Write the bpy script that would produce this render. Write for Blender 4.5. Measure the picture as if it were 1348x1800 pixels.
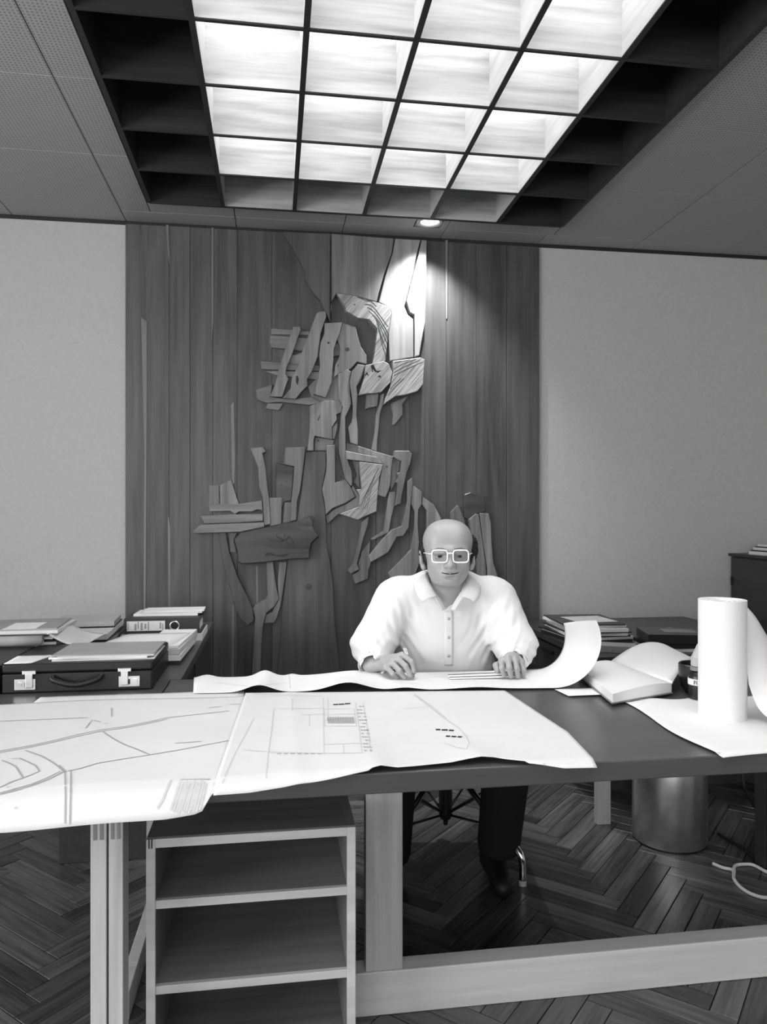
import bpy, bmesh, math, random
import numpy as np
from mathutils import Vector, Matrix
random.seed(7)
for o in list(bpy.data.objects): bpy.data.objects.remove(o)
S = bpy.context.scene
COL = S.collection
R = math.radians

# ---------------------------------------------------------------- camera
FP = 1306.0; YAW = R(8.38); CC, SS = math.cos(YAW), math.sin(YAW); EYE = 1.30; V0 = 903.0
cam = bpy.data.cameras.new('camera'); cam.sensor_fit = 'HORIZONTAL'; cam.sensor_width = 36
cam.lens = 36 * FP / 1348; cam.shift_y = (V0 - 900) / 1348; cam.clip_start = 0.05
camo = bpy.data.objects.new('camera', cam); COL.objects.link(camo)
camo.location = (0, 0, EYE); camo.rotation_euler = (R(90), 0, -YAW); S.camera = camo

# ---------------------------------------------------------------- light and exposure
S.view_settings.view_transform = 'Standard'; S.view_settings.look = 'None'
S.view_settings.gamma = 1; S.view_settings.use_curve_mapping = False
S.view_settings.exposure = 0.12
W = bpy.data.worlds.new('world'); S.world = W; W.use_nodes = True
W.node_tree.nodes['Background'].inputs[0].default_value = (1, 1, 1, 1)
W.node_tree.nodes['Background'].inputs[1].default_value = 0.25
CELL_EMIT = 5.6          # luminous panels above the coffer cells
def area_light(name, loc, rot, sx, sy, power):
    l = bpy.data.lights.new(name, 'AREA'); l.shape = 'RECTANGLE'; l.size = sx; l.size_y = sy; l.energy = power
    o = bpy.data.objects.new(name, l); COL.objects.link(o); o.location = loc; o.rotation_euler = rot; return o
# daylight entering through the window openings of the left wall and of the wall behind the camera
area_light('window_daylight', (-3.12, 0.2, 1.65), (0, R(-90), 0), 1.5, 3.6, 145)
area_light('window_daylight', (-0.9, -2.92, 1.6), (R(90), 0, 0), 3.6, 1.6, 90)

# ---------------------------------------------------------------- from photograph pixels to points on real planes
def at_z(u, v, z):
    zc = FP * (EYE - z) / (v - V0); xc = (u - 674) / FP * zc
    return Vector((xc * CC + zc * SS, -xc * SS + zc * CC, z))
def at_y(u, v, Y):
    r = (u - 674) / FP; zc = Y / (CC - SS * r); xc = r * zc
    return Vector((xc * CC + zc * SS, Y, EYE - (v - V0) * zc / FP))
def at_d(u, v, zc):
    xc = (u - 674) / FP * zc
    return Vector((xc * CC + zc * SS, -xc * SS + zc * CC, EYE - (v - V0) * zc / FP))

# ---------------------------------------------------------------- materials
MATS = {}
def nn(t, kind, **kw):
    n = t.nodes.new(kind)
    for k, v in kw.items(): setattr(n, k, v)
    return n
def base(name, rough=.5, spec=.4, metal=0.):
    m = bpy.data.materials.new(name); m.use_nodes = True; t = m.node_tree
    b = t.nodes['Principled BSDF']; b.inputs['Roughness'].default_value = rough
    b.inputs['Specular IOR Level'].default_value = spec; b.inputs['Metallic'].default_value = metal
    MATS[name] = m; return m, t, b
def plain(name, g, rough=.5, spec=.4, metal=0., var=0., vs=8., bump=0., bs=200.):
    m, t, b = base(name, rough, spec, metal)
    b.inputs['Base Color'].default_value = (g, g, g, 1)
    tc = None
    if var or bump: tc = nn(t, 'ShaderNodeTexCoord')
    if var:
        n = nn(t, 'ShaderNodeTexNoise'); n.inputs['Scale'].default_value = vs; n.inputs['Detail'].default_value = 5
        t.links.new(tc.outputs['Object'], n.inputs['Vector'])
        r = nn(t, 'ShaderNodeMapRange'); r.inputs[1].default_value = .3; r.inputs[2].default_value = .7
        r.inputs[3].default_value = g * (1 - var); r.inputs[4].default_value = g * (1 + var)
        t.links.new(n.outputs['Fac'], r.inputs[0]); t.links.new(r.outputs[0], b.inputs['Base Color'])
    if bump:
        n = nn(t, 'ShaderNodeTexNoise'); n.inputs['Scale'].default_value = bs; n.inputs['Detail'].default_value = 3
        t.links.new(tc.outputs['Object'], n.inputs['Vector'])
        bp = nn(t, 'ShaderNodeBump'); bp.inputs['Strength'].default_value = bump; bp.inputs['Distance'].default_value = .002
        t.links.new(n.outputs['Fac'], bp.inputs['Height']); t.links.new(bp.outputs['Normal'], b.inputs['Normal'])
    return m
def emit(name, g, strength):
    m, t, b = base(name); b.inputs['Base Color'].default_value = (g, g, g, 1)
    b.inputs['Emission Color'].default_value = (1, 1, 1, 1); b.inputs['Emission Strength'].default_value = strength
    return m
def wood(name, lo, hi, axis='Z', rough=.45, spec=.35, fine=38., along=1.3, rings=.5, bump=.15, tone=.25, rot=None):
    """grey-toned wood with streaks running along an axis, a slow figure and a tone of its own for every object"""
    m, t, b = base(name, rough, spec)
    tc = nn(t, 'ShaderNodeTexCoord'); oi = nn(t, 'ShaderNodeObjectInfo')
    off = nn(t, 'ShaderNodeVectorMath', operation='SCALE'); cb = nn(t, 'ShaderNodeCombineXYZ')
    for i in range(3): t.links.new(oi.outputs['Random'], cb.inputs[i])
    t.links.new(cb.outputs[0], off.inputs[0]); off.inputs['Scale'].default_value = 37.
    ad = nn(t, 'ShaderNodeVectorMath', operation='ADD')
    src = tc.outputs['Object']
    if rot is not None:
        mr = nn(t, 'ShaderNodeMapping'); mr.inputs['Rotation'].default_value = rot
        t.links.new(src, mr.inputs['Vector']); src = mr.outputs['Vector']
    t.links.new(src, ad.inputs[0]); t.links.new(off.outputs[0], ad.inputs[1])
    def mapped(sx, sa):
        mp = nn(t, 'ShaderNodeMapping'); sc = [sx, sx, sx]; sc['XYZ'.index(axis)] = sa
        mp.inputs['Scale'].default_value = sc; t.links.new(ad.outputs[0], mp.inputs['Vector']); return mp
    n1 = nn(t, 'ShaderNodeTexNoise'); n1.inputs['Scale'].default_value = 1; n1.inputs['Detail'].default_value = 6
    n1.inputs['Roughness'].default_value = .62
    t.links.new(mapped(fine, along).outputs[0], n1.inputs['Vector'])
    n2 = nn(t, 'ShaderNodeTexNoise'); n2.inputs['Scale'].default_value = 1; n2.inputs['Detail'].default_value = 3
    n2.inputs['Distortion'].default_value = 1.2
    t.links.new(mapped(7., .9).outputs[0], n2.inputs['Vector'])
    mx = nn(t, 'ShaderNodeMath', operation='MULTIPLY_ADD')
    t.links.new(n2.outputs['Fac'], mx.inputs[0]); mx.inputs[1].default_value = rings
    m2 = nn(t, 'ShaderNodeMath', operation='MULTIPLY'); t.links.new(n1.outputs['Fac'], m2.inputs[0]); m2.inputs[1].default_value = 1 - rings
    t.links.new(m2.outputs[0], mx.inputs[2])
    r = nn(t, 'ShaderNodeMapRange'); r.inputs[1].default_value = .34; r.inputs[2].default_value = .66
    r.inputs[3].default_value = lo; r.inputs[4].default_value = hi; t.links.new(mx.outputs[0], r.inputs[0])
    tn = nn(t, 'ShaderNodeMapRange'); tn.inputs[3].default_value = 1 - tone; tn.inputs[4].default_value = 1 + tone
    t.links.new(oi.outputs['Random'], tn.inputs[0])
    mm = nn(t, 'ShaderNodeMath', operation='MULTIPLY'); t.links.new(r.outputs[0], mm.inputs[0]); t.links.new(tn.outputs[0], mm.inputs[1])
    t.links.new(mm.outputs[0], b.inputs['Base Color'])
    if bump:
        bp = nn(t, 'ShaderNodeBump'); bp.inputs['Strength'].default_value = bump; bp.inputs['Distance'].default_value = .003
        t.links.new(n1.outputs['Fac'], bp.inputs['Height']); t.links.new(bp.outputs['Normal'], b.inputs['Normal'])
    return m
wood('panel_wood', .045, .115, 'Z', tone=.12, rings=.55)
wood('relief_wood', .085, .25, 'Z', tone=.18, bump=.4, fine=45)
wood('relief_wood_pale', .17, .33, 'Z', tone=.1, bump=.4)
wood('relief_wood_flat', .09, .25, 'X', tone=.16, bump=.3)
wood('burl_wood', .018, .085, 'X', tone=.05, rings=.8, bump=.35, rough=.35)
wood('grooved_wood', .10, .42, 'Z', tone=.08, fine=120, along=5, rings=.25, bump=1.0, rot=(0, R(-40), 0))
wood('sap_wood', .14, .21, 'Z', tone=.05)
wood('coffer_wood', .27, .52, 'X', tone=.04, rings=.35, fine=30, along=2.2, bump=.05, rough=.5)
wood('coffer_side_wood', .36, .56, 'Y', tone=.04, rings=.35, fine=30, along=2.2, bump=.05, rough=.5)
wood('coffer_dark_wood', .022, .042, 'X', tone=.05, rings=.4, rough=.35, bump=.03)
wood('table_wood', .055, .085, 'X', tone=.04, rings=.5, rough=.32, spec=.5, bump=.04)
wood('dark_desk_wood', .025, .045, 'Y', tone=.05, rough=.35, bump=.04)
wood('frame_wood', .52, .72, 'X', tone=.06, rings=.5, bump=.08)
wood('frame_wood_upright', .36, .58, 'Z', tone=.06, rings=.5, bump=.08)
wood('shelf_wood_shaded', .15, .24, 'X', tone=.05, rings=.4, bump=.06)  # darkened tone paints in the shade inside the shelf unit
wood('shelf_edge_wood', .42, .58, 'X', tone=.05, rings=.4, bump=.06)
wood('parquet_wood', .022, .15, 'X', tone=.5, rings=.4, rough=.27, spec=.75, fine=60, along=3, bump=.1)
plain('wall_paint', .47, .85, .2, var=.04, vs=60, bump=.7, bs=260)
plain('wall_plain', .5, .9, .2)
plain('ceiling_back', .05, .8)
plain('black', .006, .4); plain('black_leather', .008, .42, .35, bump=.3, bs=500)
plain('black_plastic', .012, .3, .5); plain('dark_grey', .032, .5); plain('mid_grey', .2, .6)
plain('light_grey', .42, .7); plain('card_grey', .30, .75, .2, var=.08, vs=20)
plain('paper', .76, .75, .2); plain('paper_dull', .62, .8, .2, var=.05); plain('plan_paper', .63, .75, .2, var=.03, vs=6)
plain('print_faint', .50, .8, .1); plain('print_grey', .33, .8, .1); plain('print_black', .02, .8, .1)
plain('steel', .72, .36, .5, metal=1., var=.08, vs=30); plain('chrome', .8, .12, .5, metal=1.)
plain('nickel', .75, .3, .5, metal=1.); plain('shirt', .70, .8, .2, bump=.15, bs=700); plain('trousers', .012, .8, .2)
plain('skin', .33, .42, .45, var=.05, vs=25, bump=.06, bs=300); plain('hair', .012, .6, .3); plain('lip', .24, .5)
plain('eye_white', .30, .3); plain('iris', .03, .15); plain('glasses_frame', .82, .25, .5); plain('shoe_leather', .006, .55)
plain('cord_white', .75, .5); plain('cord_black', .012, .5); plain('cap_pale', .45, .3); plain('dark_trim', .02, .6)
plain('ruler_white', .7, .4); plain('photo_grey', .14, .3)
emit('cell_light', .9, CELL_EMIT); emit('lamp_glow', .9, 60)
def glass_mat():
    m, t, b = base('lens_glass', .02, .5); b.inputs['Base Color'].default_value = (.9, .9, .9, 1)
    b.inputs['Transmission Weight'].default_value = 1; b.inputs['IOR'].default_value = 1.02; return m
glass_mat()
def perforated():
    m, t, b = base('perforated_metal', .5, .4)
    tc = nn(t, 'ShaderNodeTexCoord')
    v = nn(t, 'ShaderNodeVectorMath', operation='SCALE'); v.inputs['Scale'].default_value = 1 / .014
    t.links.new(tc.outputs['Object'], v.inputs[0])
    fr = nn(t, 'ShaderNodeVectorMath', operation='FRACTION'); t.links.new(v.outputs[0], fr.inputs[0])
    sb = nn(t, 'ShaderNodeVectorMath', operation='SUBTRACT'); t.links.new(fr.outputs[0], sb.inputs[0]); sb.inputs[1].default_value = (.5, .5, .5)
    ml = nn(t, 'ShaderNodeVectorMath', operation='MULTIPLY'); t.links.new(sb.outputs[0], ml.inputs[0]); ml.inputs[1].default_value = (1, 1, 0)
    ln = nn(t, 'ShaderNodeVectorMath', operation='LENGTH'); t.links.new(ml.outputs[0], ln.inputs[0])
    gt = nn(t, 'ShaderNodeMapRange'); gt.inputs[1].default_value = .2; gt.inputs[2].default_value = .28
    gt.inputs[3].default_value = .15; gt.inputs[4].default_value = .33; t.links.new(ln.outputs['Value'], gt.inputs[0])
    t.links.new(gt.outputs[0], b.inputs['Base Color'])
perforated()
plain('ceiling_metal', .30, .5)
def parquet_stuff():
    m = MATS['parquet_wood'].copy(); m.name = 'parquet_wood_far'; t = m.node_tree
    oi = [n for n in t.nodes if n.type == 'OBJECT_INFO'][0]
    at = nn(t, 'ShaderNodeAttribute'); at.attribute_name = 'tone'
    for l in list(t.links):
        if l.from_node == oi: t.links.new(at.outputs['Fac'], l.to_socket)
    MATS['parquet_wood_far'] = m
parquet_stuff()

# ---------------------------------------------------------------- object helpers
def tag(o, label=None, cat=None, group=None, kind=None):
    if label: o['label'] = label
    if cat: o['category'] = cat
    if group: o['group'] = group
    if kind: o['kind'] = kind
    return o
def empty(name, loc, label, cat, group=None):
    o = bpy.data.objects.new(name, None); COL.objects.link(o); o.location = loc; o.empty_display_size = .05
    return tag(o, label, cat, group)
def put(name, me, mat, parent=None, smooth=False, label=None, cat=None, group=None, kind=None):
    me.name = name
    o = bpy.data.objects.new(name, me); COL.objects.link(o)
    if mat: me.materials.append(MATS[mat])
    if smooth:
        for p in me.polygons: p.use_smooth = True
    if parent:
        o.parent = parent
        if parent.parent is None: o.matrix_parent_inverse = parent.matrix_basis.inverted()
    return tag(o, label, cat, group, kind)
def mesh(vs, fs):
    me = bpy.data.meshes.new('m'); me.from_pydata([tuple(v) for v in vs], [], [tuple(f) for f in fs])
    bm = bmesh.new(); bm.from_mesh(me); bmesh.ops.recalc_face_normals(bm, faces=bm.faces); bm.to_mesh(me); bm.free()
    me.update(); return me
def cat_mesh(parts):
    vs, fs = [], []
    for v, f in parts:
        n = len(vs); vs += list(v); fs += [tuple(i + n for i in q) for q in f]
    return mesh(vs, fs)
def d_box(x0, x1, y0, y1, z0, z1):
    v = [(x, y, z) for x in (x0, x1) for y in (y0, y1) for z in (z0, z1)]
    return v, [(0, 1, 3, 2), (4, 6, 7, 5), (0, 4, 5, 1), (2, 3, 7, 6), (0, 2, 6, 4), (1, 5, 7, 3)]
def box(name, x0, x1, y0, y1, z0, z1, mat, parent=None, bevel=0., **kw):
    me = mesh(*d_box(x0, x1, y0, y1, z0, z1))
    if bevel:
        bm = bmesh.new(); bm.from_mesh(me)
        bmesh.ops.bevel(bm, geom=list(bm.edges), offset=bevel, segments=2, affect='EDGES', profile=.5); bm.to_mesh(me); bm.free()
    return put(name, me, mat, parent, **kw)
def rbox_mesh(c, size, ang, bevel=0., tilt=(0, 0)):
    """box of a size standing on c (centre of its base), turned by ang about z"""
    x, y, z = size
    me = mesh(*d_box(-x / 2, x / 2, -y / 2, y / 2, 0, z))
    bm = bmesh.new(); bm.from_mesh(me)
    if bevel: bmesh.ops.bevel(bm, geom=list(bm.edges), offset=bevel, segments=2, affect='EDGES', profile=.5)
    bmesh.ops.transform(bm, matrix=Matrix.Translation(c) @ Matrix.Rotation(ang, 4, 'Z') @ Matrix.Rotation(tilt[0], 4, 'X') @ Matrix.Rotation(tilt[1], 4, 'Y'), verts=bm.verts)
    bm.to_mesh(me); bm.free(); return me
def rbox(name, c, size, ang, mat, parent=None, bevel=0., tilt=(0, 0), **kw):
    return put(name, rbox_mesh(c, size, ang, bevel, tilt), mat, parent, **kw)
def prism_mesh(pts, vec, bevel=0.):
    n = len(pts); vec = Vector(vec)
    vs = [Vector(p) for p in pts] + [Vector(p) + vec for p in pts]
    fs = [tuple(range(n)), tuple(range(2 * n - 1, n - 1, -1))] + [(i, (i + 1) % n, (i + 1) % n + n, i + n) for i in range(n)]
    me = mesh(vs, fs)
    bm = bmesh.new(); bm.from_mesh(me)
    if bevel:
        ed = [e for e in bm.edges if all(v.index < n for v in e.verts)]
        try: bmesh.ops.bevel(bm, geom=ed, offset=bevel, segments=1, affect='EDGES', profile=.5)
        except Exception: pass
    bmesh.ops.triangulate(bm, faces=[f for f in bm.faces if len(f.verts) > 4]); bm.to_mesh(me); bm.free()
    return me
def d_tube(pts, rad, seg=10, closed=False, caps=True):
    P = [Vector(p) for p in pts]; n = len(P); rr = rad if isinstance(rad, (list, tuple)) else [rad] * n
    vs, fs = [], []; up = None
    for i in range(n):
        a = P[i - 1] if (i or closed) else P[i]; b = P[(i + 1) % n] if (i < n - 1 or closed) else P[i]
        d = (b - a).normalized()
        if up is None: up = Vector((0, 0, 1)) if abs(d.z) < .9 else Vector((1, 0, 0))
        s = d.cross(up)
        if s.length < 1e-6: s = d.orthogonal()
        s.normalize(); up = s.cross(d).normalized()
        for k in range(seg):
            t = 2 * math.pi * k / seg; vs.append(P[i] + (s * math.cos(t) + up * math.sin(t)) * rr[i])
    for i in range(n if closed else n - 1):
        j = (i + 1) % n
        for k in range(seg):
            l = (k + 1) % seg; fs.append((i * seg + k, i * seg + l, j * seg + l, j * seg + k))
    if caps and not closed:
        fs.append(tuple(range(seg))); fs.append(tuple(range((n - 1) * seg, n * seg)))
    return vs, fs
def tube(name, pts, rad, mat, parent=None, seg=10, closed=False, **kw):
    return put(name, mesh(*d_tube(pts, rad, seg, closed)), mat, parent, smooth=True, **kw)
def smooth_path(pts, n=8, closed=False):
    P = [Vector(p) for p in pts]; out = []; m = len(P)
    for i in range(m if closed else m - 1):
        if closed: p0, p1, p2, p3 = P[i - 1], P[i], P[(i + 1) % m], P[(i + 2) % m]
        else: p0, p1, p2, p3 = P[max(i - 1, 0)], P[i], P[i + 1], P[min(i + 2, m - 1)]
        for k in range(n):
            t = k / n
            out.append(.5 * ((2 * p1) + (-p0 + p2) * t + (2 * p0 - 5 * p1 + 4 * p2 - p3) * t * t + (-p0 + 3 * p1 - 3 * p2 + p3) * t ** 3))
    if not closed: out.append(P[-1])
    return out
def d_lathe(c, prof, seg=32, caps=True):
    c = Vector(c); vs, fs = [], []; n = len(prof)
    for r, z in prof:
        for k in range(seg):
            t = 2 * math.pi * k / seg; vs.append(c + Vector((r * math.cos(t), r * math.sin(t), z)))
    for i in range(n - 1):
        for k in range(seg):
            l = (k + 1) % seg; fs.append((i * seg + k, i * seg + l, (i + 1) * seg + l, (i + 1) * seg + k))
    if caps and prof[0][0] > 1e-5: fs.append(tuple(range(seg)))
    if caps and prof[-1][0] > 1e-5: fs.append(tuple(range((n - 1) * seg, n * seg)))
    return vs, fs
def lathe(name, c, prof, mat, parent=None, seg=32, smooth=True, caps=True, **kw):
    me = mesh(*d_lathe(c, prof, seg, caps and prof[0] != prof[-1]))
    o = put(name, me, mat, parent, smooth=smooth, **kw)
    if smooth:
        try: me.set_sharp_from_angle(angle=R(40))
        except Exception: pass
    return o
def sheet_mesh(fn, nu, nv, th=.0006):
    """sheet of paper: fn(s,t) in 0..1 gives a point; thickness downwards along the normal"""
    P = [[Vector(fn(i / nu, j / nv)) for j in range(nv + 1)] for i in range(nu + 1)]
    top, bot = [], []
    for i in range(nu + 1):
        for j in range(nv + 1):
            a = P[min(i + 1, nu)][j] - P[max(i - 1, 0)][j]; b = P[i][min(j + 1, nv)] - P[i][max(j - 1, 0)]
            n = a.cross(b)
            n = n.normalized() if n.length > 1e-9 else Vector((0, 0, 1))
            top.append(P[i][j]); bot.append(P[i][j] - n * th)
    N = (nu + 1) * (nv + 1); ix = lambda i, j: i * (nv + 1) + j
    fs = []
    for i in range(nu):
        for j in range(nv):
            q = (ix(i, j), ix(i + 1, j), ix(i + 1, j + 1), ix(i, j + 1)); fs.append(q); fs.append(tuple(x + N for x in reversed(q)))
    for i in range(nu):
        for j in (0, nv): fs.append((ix(i, j), ix(i + 1, j), ix(i + 1, j) + N, ix(i, j) + N))
    for j in range(nv):
        for i in (0, nu): fs.append((ix(i, j), ix(i, j + 1), ix(i, j + 1) + N, ix(i, j) + N))
    return mesh(top + bot, fs)
def sheet(name, fn, nu, nv, mat, parent=None, th=.0006, **kw):
    return put(name, sheet_mesh(fn, nu, nv, th), mat, parent, smooth=True, **kw)
def quad_fn(a, b, c, d, zf=None):
    """bilinear patch a (0,0), b (1,0), c (1,1), d (0,1)"""
    a, b, c, d = map(Vector, (a, b, c, d))
    def f(s, t):
        p = a * (1 - s) * (1 - t) + b * s * (1 - t) + c * s * t + d * (1 - s) * t
        if zf: p.z += zf(s, t)
        return p
    return f

# ================================================================ the setting
H = 2.841; WY = 4.076; XL, XR, YB = -3.2, 3.12, -3.0
def struct(name, me, mat, parent=None): return put(name, me, mat, parent, kind='structure')
struct('wall_back', cat_mesh([d_box(XL, XR, WY, WY + .12, 0, H + .3)]), 'wall_paint')
struct('wall_right', cat_mesh([d_box(XR, XR + .12, YB, WY, 0, H + .3)]), 'wall_plain')
wl = [d_box(XL - .12, XL, YB, WY, 0, .85), d_box(XL - .12, XL, YB, WY, 2.45, H + .3), d_box(XL - .12, XL, YB, -1.65, .85, 2.45), d_box(XL - .12, XL, 2.05, WY, .85, 2.45)]
struct('wall_left', cat_mesh(wl), 'wall_plain')
wf = [d_box(XL, XR, YB - .12, YB, 0, .75), d_box(XL, XR, YB - .12, YB, 2.45, H + .3), d_box(XL, -2.75, YB - .12, YB, .75, 2.45), d_box(.95, XR, YB - .12, YB, .75, 2.45)]
struct('wall_front', cat_mesh(wf), 'wall_plain')
for i, (x0, x1, y0, y1, z0, z1, ax) in enumerate([(XL - .09, XL - .03, -1.65, 2.05, .85, 2.45, 1), (-2.75, .95, YB - .09, YB - .03, .75, 2.45, 0)]):
    w = .06; fr = [d_box(x0, x1, y0, y1, z0, z0 + w), d_box(x0, x1, y0, y1, z1 - w, z1)]
    for k in range(4):
        if ax: yy = y0 + (y1 - y0 - w) * k / 3; fr.append(d_box(x0, x1, yy, yy + w, z0 + w, z1 - w))
        else: xx = x0 + (x1 - x0 - w) * k / 3; fr.append(d_box(xx, xx + w, y0, y1, z0 + w, z1 - w))
    struct('window_%d' % (i + 1), cat_mesh(fr), 'dark_trim')
# floor with herringbone parquet: each block in sight is a piece of its own
floor = struct('floor', cat_mesh([d_box(XL, XR, YB, WY, -.12, -.012)]), 'dark_desk_wood')
BL, BW = .42, .07; G = .0012
def block_mesh():
    bm = bmesh.new()
    v, f = d_box(-BL / 2 + G, BL / 2 - G, -BW / 2 + G, BW / 2 - G, -.012, 0)
    me = mesh(v, f); bm.from_mesh(me)
    bmesh.ops.bevel(bm, geom=[e for e in bm.edges if all(abs(q.co.z) < 1e-6 for q in e.verts)], offset=.0012, segments=1, affect='EDGES')
    bm.to_mesh(me); bm.free(); me.materials.append(MATS['parquet_wood']); me.name = 'parquet_block'; return me
BM = block_mesh(); blocks = []
A45 = R(45 + 2)
for i in range(-90, 90):
    for j in range(-14, 14):
        blocks.append((i * BW + BL / 2 + j * BL, i * BW + BW / 2 - j * BL, 0))
        blocks.append((i * BW + BW / 2 + j * BL, i * BW + BW + BL / 2 - j * BL, math.pi / 2))
cand = []
for px, py, a in blocks:
    x = px * math.cos(A45) - py * math.sin(A45) + .05; y = px * math.sin(A45) + py * math.cos(A45) + .03
    if not (XL + .22 < x < XR - .22 and YB + .22 < y < WY - .05): continue
    zc = x * SS + y * CC; u = v = -9999
    if zc > .3: u = 674 + FP * (x * CC - y * SS) / zc; v = V0 + FP * EYE / zc
    hide = (230 < u < 650 and v > 1420) or (u < 650 and v < 1440) or v < 1350
    seen = -60 < u < 1410 and v < 1900 and not hide
    cand.append((0 if seen else 1, zc, x, y, a + A45))
cand.sort()
singles = [c for c in cand if c[0] == 0][:300]; rest = cand[len(singles):]
for _, _, x, y, a in singles:
    o = bpy.data.objects.new('parquet_block', BM); COL.objects.link(o); o.parent = floor; o.location = (x, y, random.uniform(-.0006, 0)); o.rotation_euler = (0, 0, a)
vs, fs, tn = [], [], []
for _, _, x, y, a in rest:
    b0 = len(vs); ca, sa = math.cos(a), math.sin(a); tone = random.random()
    for v in BM.vertices: vs.append((x + v.co.x * ca - v.co.y * sa, y + v.co.x * sa + v.co.y * ca, v.co.z)); tn.append(tone)
    for p in BM.polygons: fs.append(tuple(q + b0 for q in p.vertices))
me = bpy.data.meshes.new('m'); me.from_pydata(vs, [], fs); at = me.attributes.new('tone', 'FLOAT', 'POINT'); at.data.foreach_set('value', tn)
put('parquet_blocks_elsewhere', me, 'parquet_wood_far', floor, kind='stuff')

# coffer measures
CX = [-.602 + .3515 * i for i in range(7)]; CYB = 3.757; CP = .3535; NR = 14; CZ = 2.818; CT = 3.09  # rows continue unseen behind the camera, added for frontal top light
CYF = CYB - CP * NR
ceiling = struct('ceiling', cat_mesh([d_box(XL, XR, CYB + .02, WY, H + .03, H + .3), d_box(XL, XR, YB, CYF - .02, H + .03, H + .3),
    d_box(XL, CX[0] - .02, CYF - .02, CYB + .02, H + .03, H + .3), d_box(CX[-1] + .02, XR, CYF - .02, CYB + .02, H + .03, H + .3), d_box(XL, XR, YB, WY, H + .3, H + .36)]), 'ceiling_back')
def panel(x0, x1, y0, y1, mat='perforated_metal'):
    g = .002; box('ceiling_panel', x0 + g, x1 - g, y0 + g, y1 - g, H, H + .03, mat, ceiling, bevel=.0015)
ye = [WY - .006, 3.33, 2.755, 2.18, 1.605, 1.03, .455, -.12, -.695, CYF - .02]; cl, cr = CX[0] - .022, CX[-1] + .022
xs_l = [-.77 - .565 * k for k in range(0, 5)]; xs_l[-1] = XL
for a, b in zip(xs_l[1:], xs_l[:-1]):
    for y1, y0 in zip(ye[:-1], ye[1:]): panel(a, b, y0, y1)
for y1, y0 in zip([3.93] + ye[1:-1], ye[1:]): panel(-.77, cl, y0, y1)
xs_r = [cr, 2.06, 2.625, XR]
for a, b in zip(xs_r[:-1], xs_r[1:]):
    for y1, y0 in zip([3.93] + ye[1:-1], ye[1:]): panel(a, b, y0, y1)
for a, b in zip([-.77, -.2, .37, .92, 1.49, 2.06, 2.625], [-.2, .37, .92, 1.49, 2.06, 2.625, XR]): panel(a, b, 3.93, WY - .006, 'ceiling_metal')
DLX, DLY = .812, 3.84
for a, b in ((cl, -.2), (-.2, .37), (.37, DLX - .07), (DLX + .07, .92), (.92, cr)): panel(a, b, CYB + .02, 3.93, 'ceiling_metal')
panel(DLX - .07, DLX + .07, CYB + .02, DLY - .065, 'ceiling_metal'); 
def ring_panel():
    # small square of the panel with the round lamp hole in it
    n = 32; vs, fs = [], []
    for k in range(n):
        t = 2 * math.pi * k / n; c_, s_ = math.cos(t), math.sin(t); q = .068 / max(abs(c_), abs(s_))
        for z in (H, H + .03):
            vs.append((DLX + .056 * c_, DLY + .056 * s_, z)); vs.append((DLX + q * c_, DLY + q * s_, z))
    for k in range(n):
        a, b = 4 * k, 4 * ((k + 1) % n); fs += [(a, a + 1, b + 1, b), (a + 2, a + 3, b + 3, b + 2), (a, b, b + 2, a + 2)]
    put('ceiling_panel', mesh(vs, fs), 'ceiling_metal', ceiling)
ring_panel()
struct('trim_1', cat_mesh([d_box(XL, XR, WY - .005, WY + .001, H - .018, H + .02)]), 'dark_trim')

# coffered luminous ceiling: wooden fins, glowing panels over the inner cells, closed dark cells around them
cof = empty('coffered_ceiling_light', ((CX[0] + CX[-1]) / 2, (CYF + CYB) / 2, CZ), 'large wooden coffered ceiling light with glowing grid cells and dark rim', 'ceiling light')
ft = .009
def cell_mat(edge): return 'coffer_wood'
for j in range(NR + 1):
    y = CYB - CP * j
    for i in range(6):
        x0, x1 = CX[i] + ft, CX[i + 1] - ft
        dark = i in (0, 5)
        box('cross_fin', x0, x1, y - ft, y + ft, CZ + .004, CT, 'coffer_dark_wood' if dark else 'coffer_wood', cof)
for i in range(7):
    x = CX[i]
    for j in range(NR):
        y1, y0 = CYB - CP * j, CYB - CP * (j + 1)
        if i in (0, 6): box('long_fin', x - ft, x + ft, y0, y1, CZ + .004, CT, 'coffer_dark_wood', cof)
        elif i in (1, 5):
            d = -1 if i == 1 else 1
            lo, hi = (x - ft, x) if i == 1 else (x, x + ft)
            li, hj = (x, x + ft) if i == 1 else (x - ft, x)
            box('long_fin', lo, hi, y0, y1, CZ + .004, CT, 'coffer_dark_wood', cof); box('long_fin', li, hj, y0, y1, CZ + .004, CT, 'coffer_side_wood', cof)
        else: box('long_fin', x - ft, x + ft, y0, y1, CZ + .004, CT, 'coffer_side_wood', cof)
for i in range(7): box('edge_strip', CX[i] - ft - .001, CX[i] + ft + .001, CYF, CYB, CZ, CZ + .0045, 'dark_trim', cof)
for j in range(NR + 1): box('edge_strip', CX[0], CX[-1], CYB - CP * j - ft * .7, CYB - CP * j + ft * .7, CZ - .0005, CZ + .004, 'dark_trim', cof)
for i in range(6):
    for j in range(NR):
        x0, x1, y1, y0 = CX[i], CX[i + 1], CYB - CP * j, CYB - CP * (j + 1)
        inner = 0 < i < 5 and 0 < j < NR - 1
        box('light_panel' if inner else 'cell_lid', x0 + .002, x1 - .002, y0 + .002, y1 - .002, CT, CT + .02, 'cell_light' if inner else 'coffer_dark_wood', cof)

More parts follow.
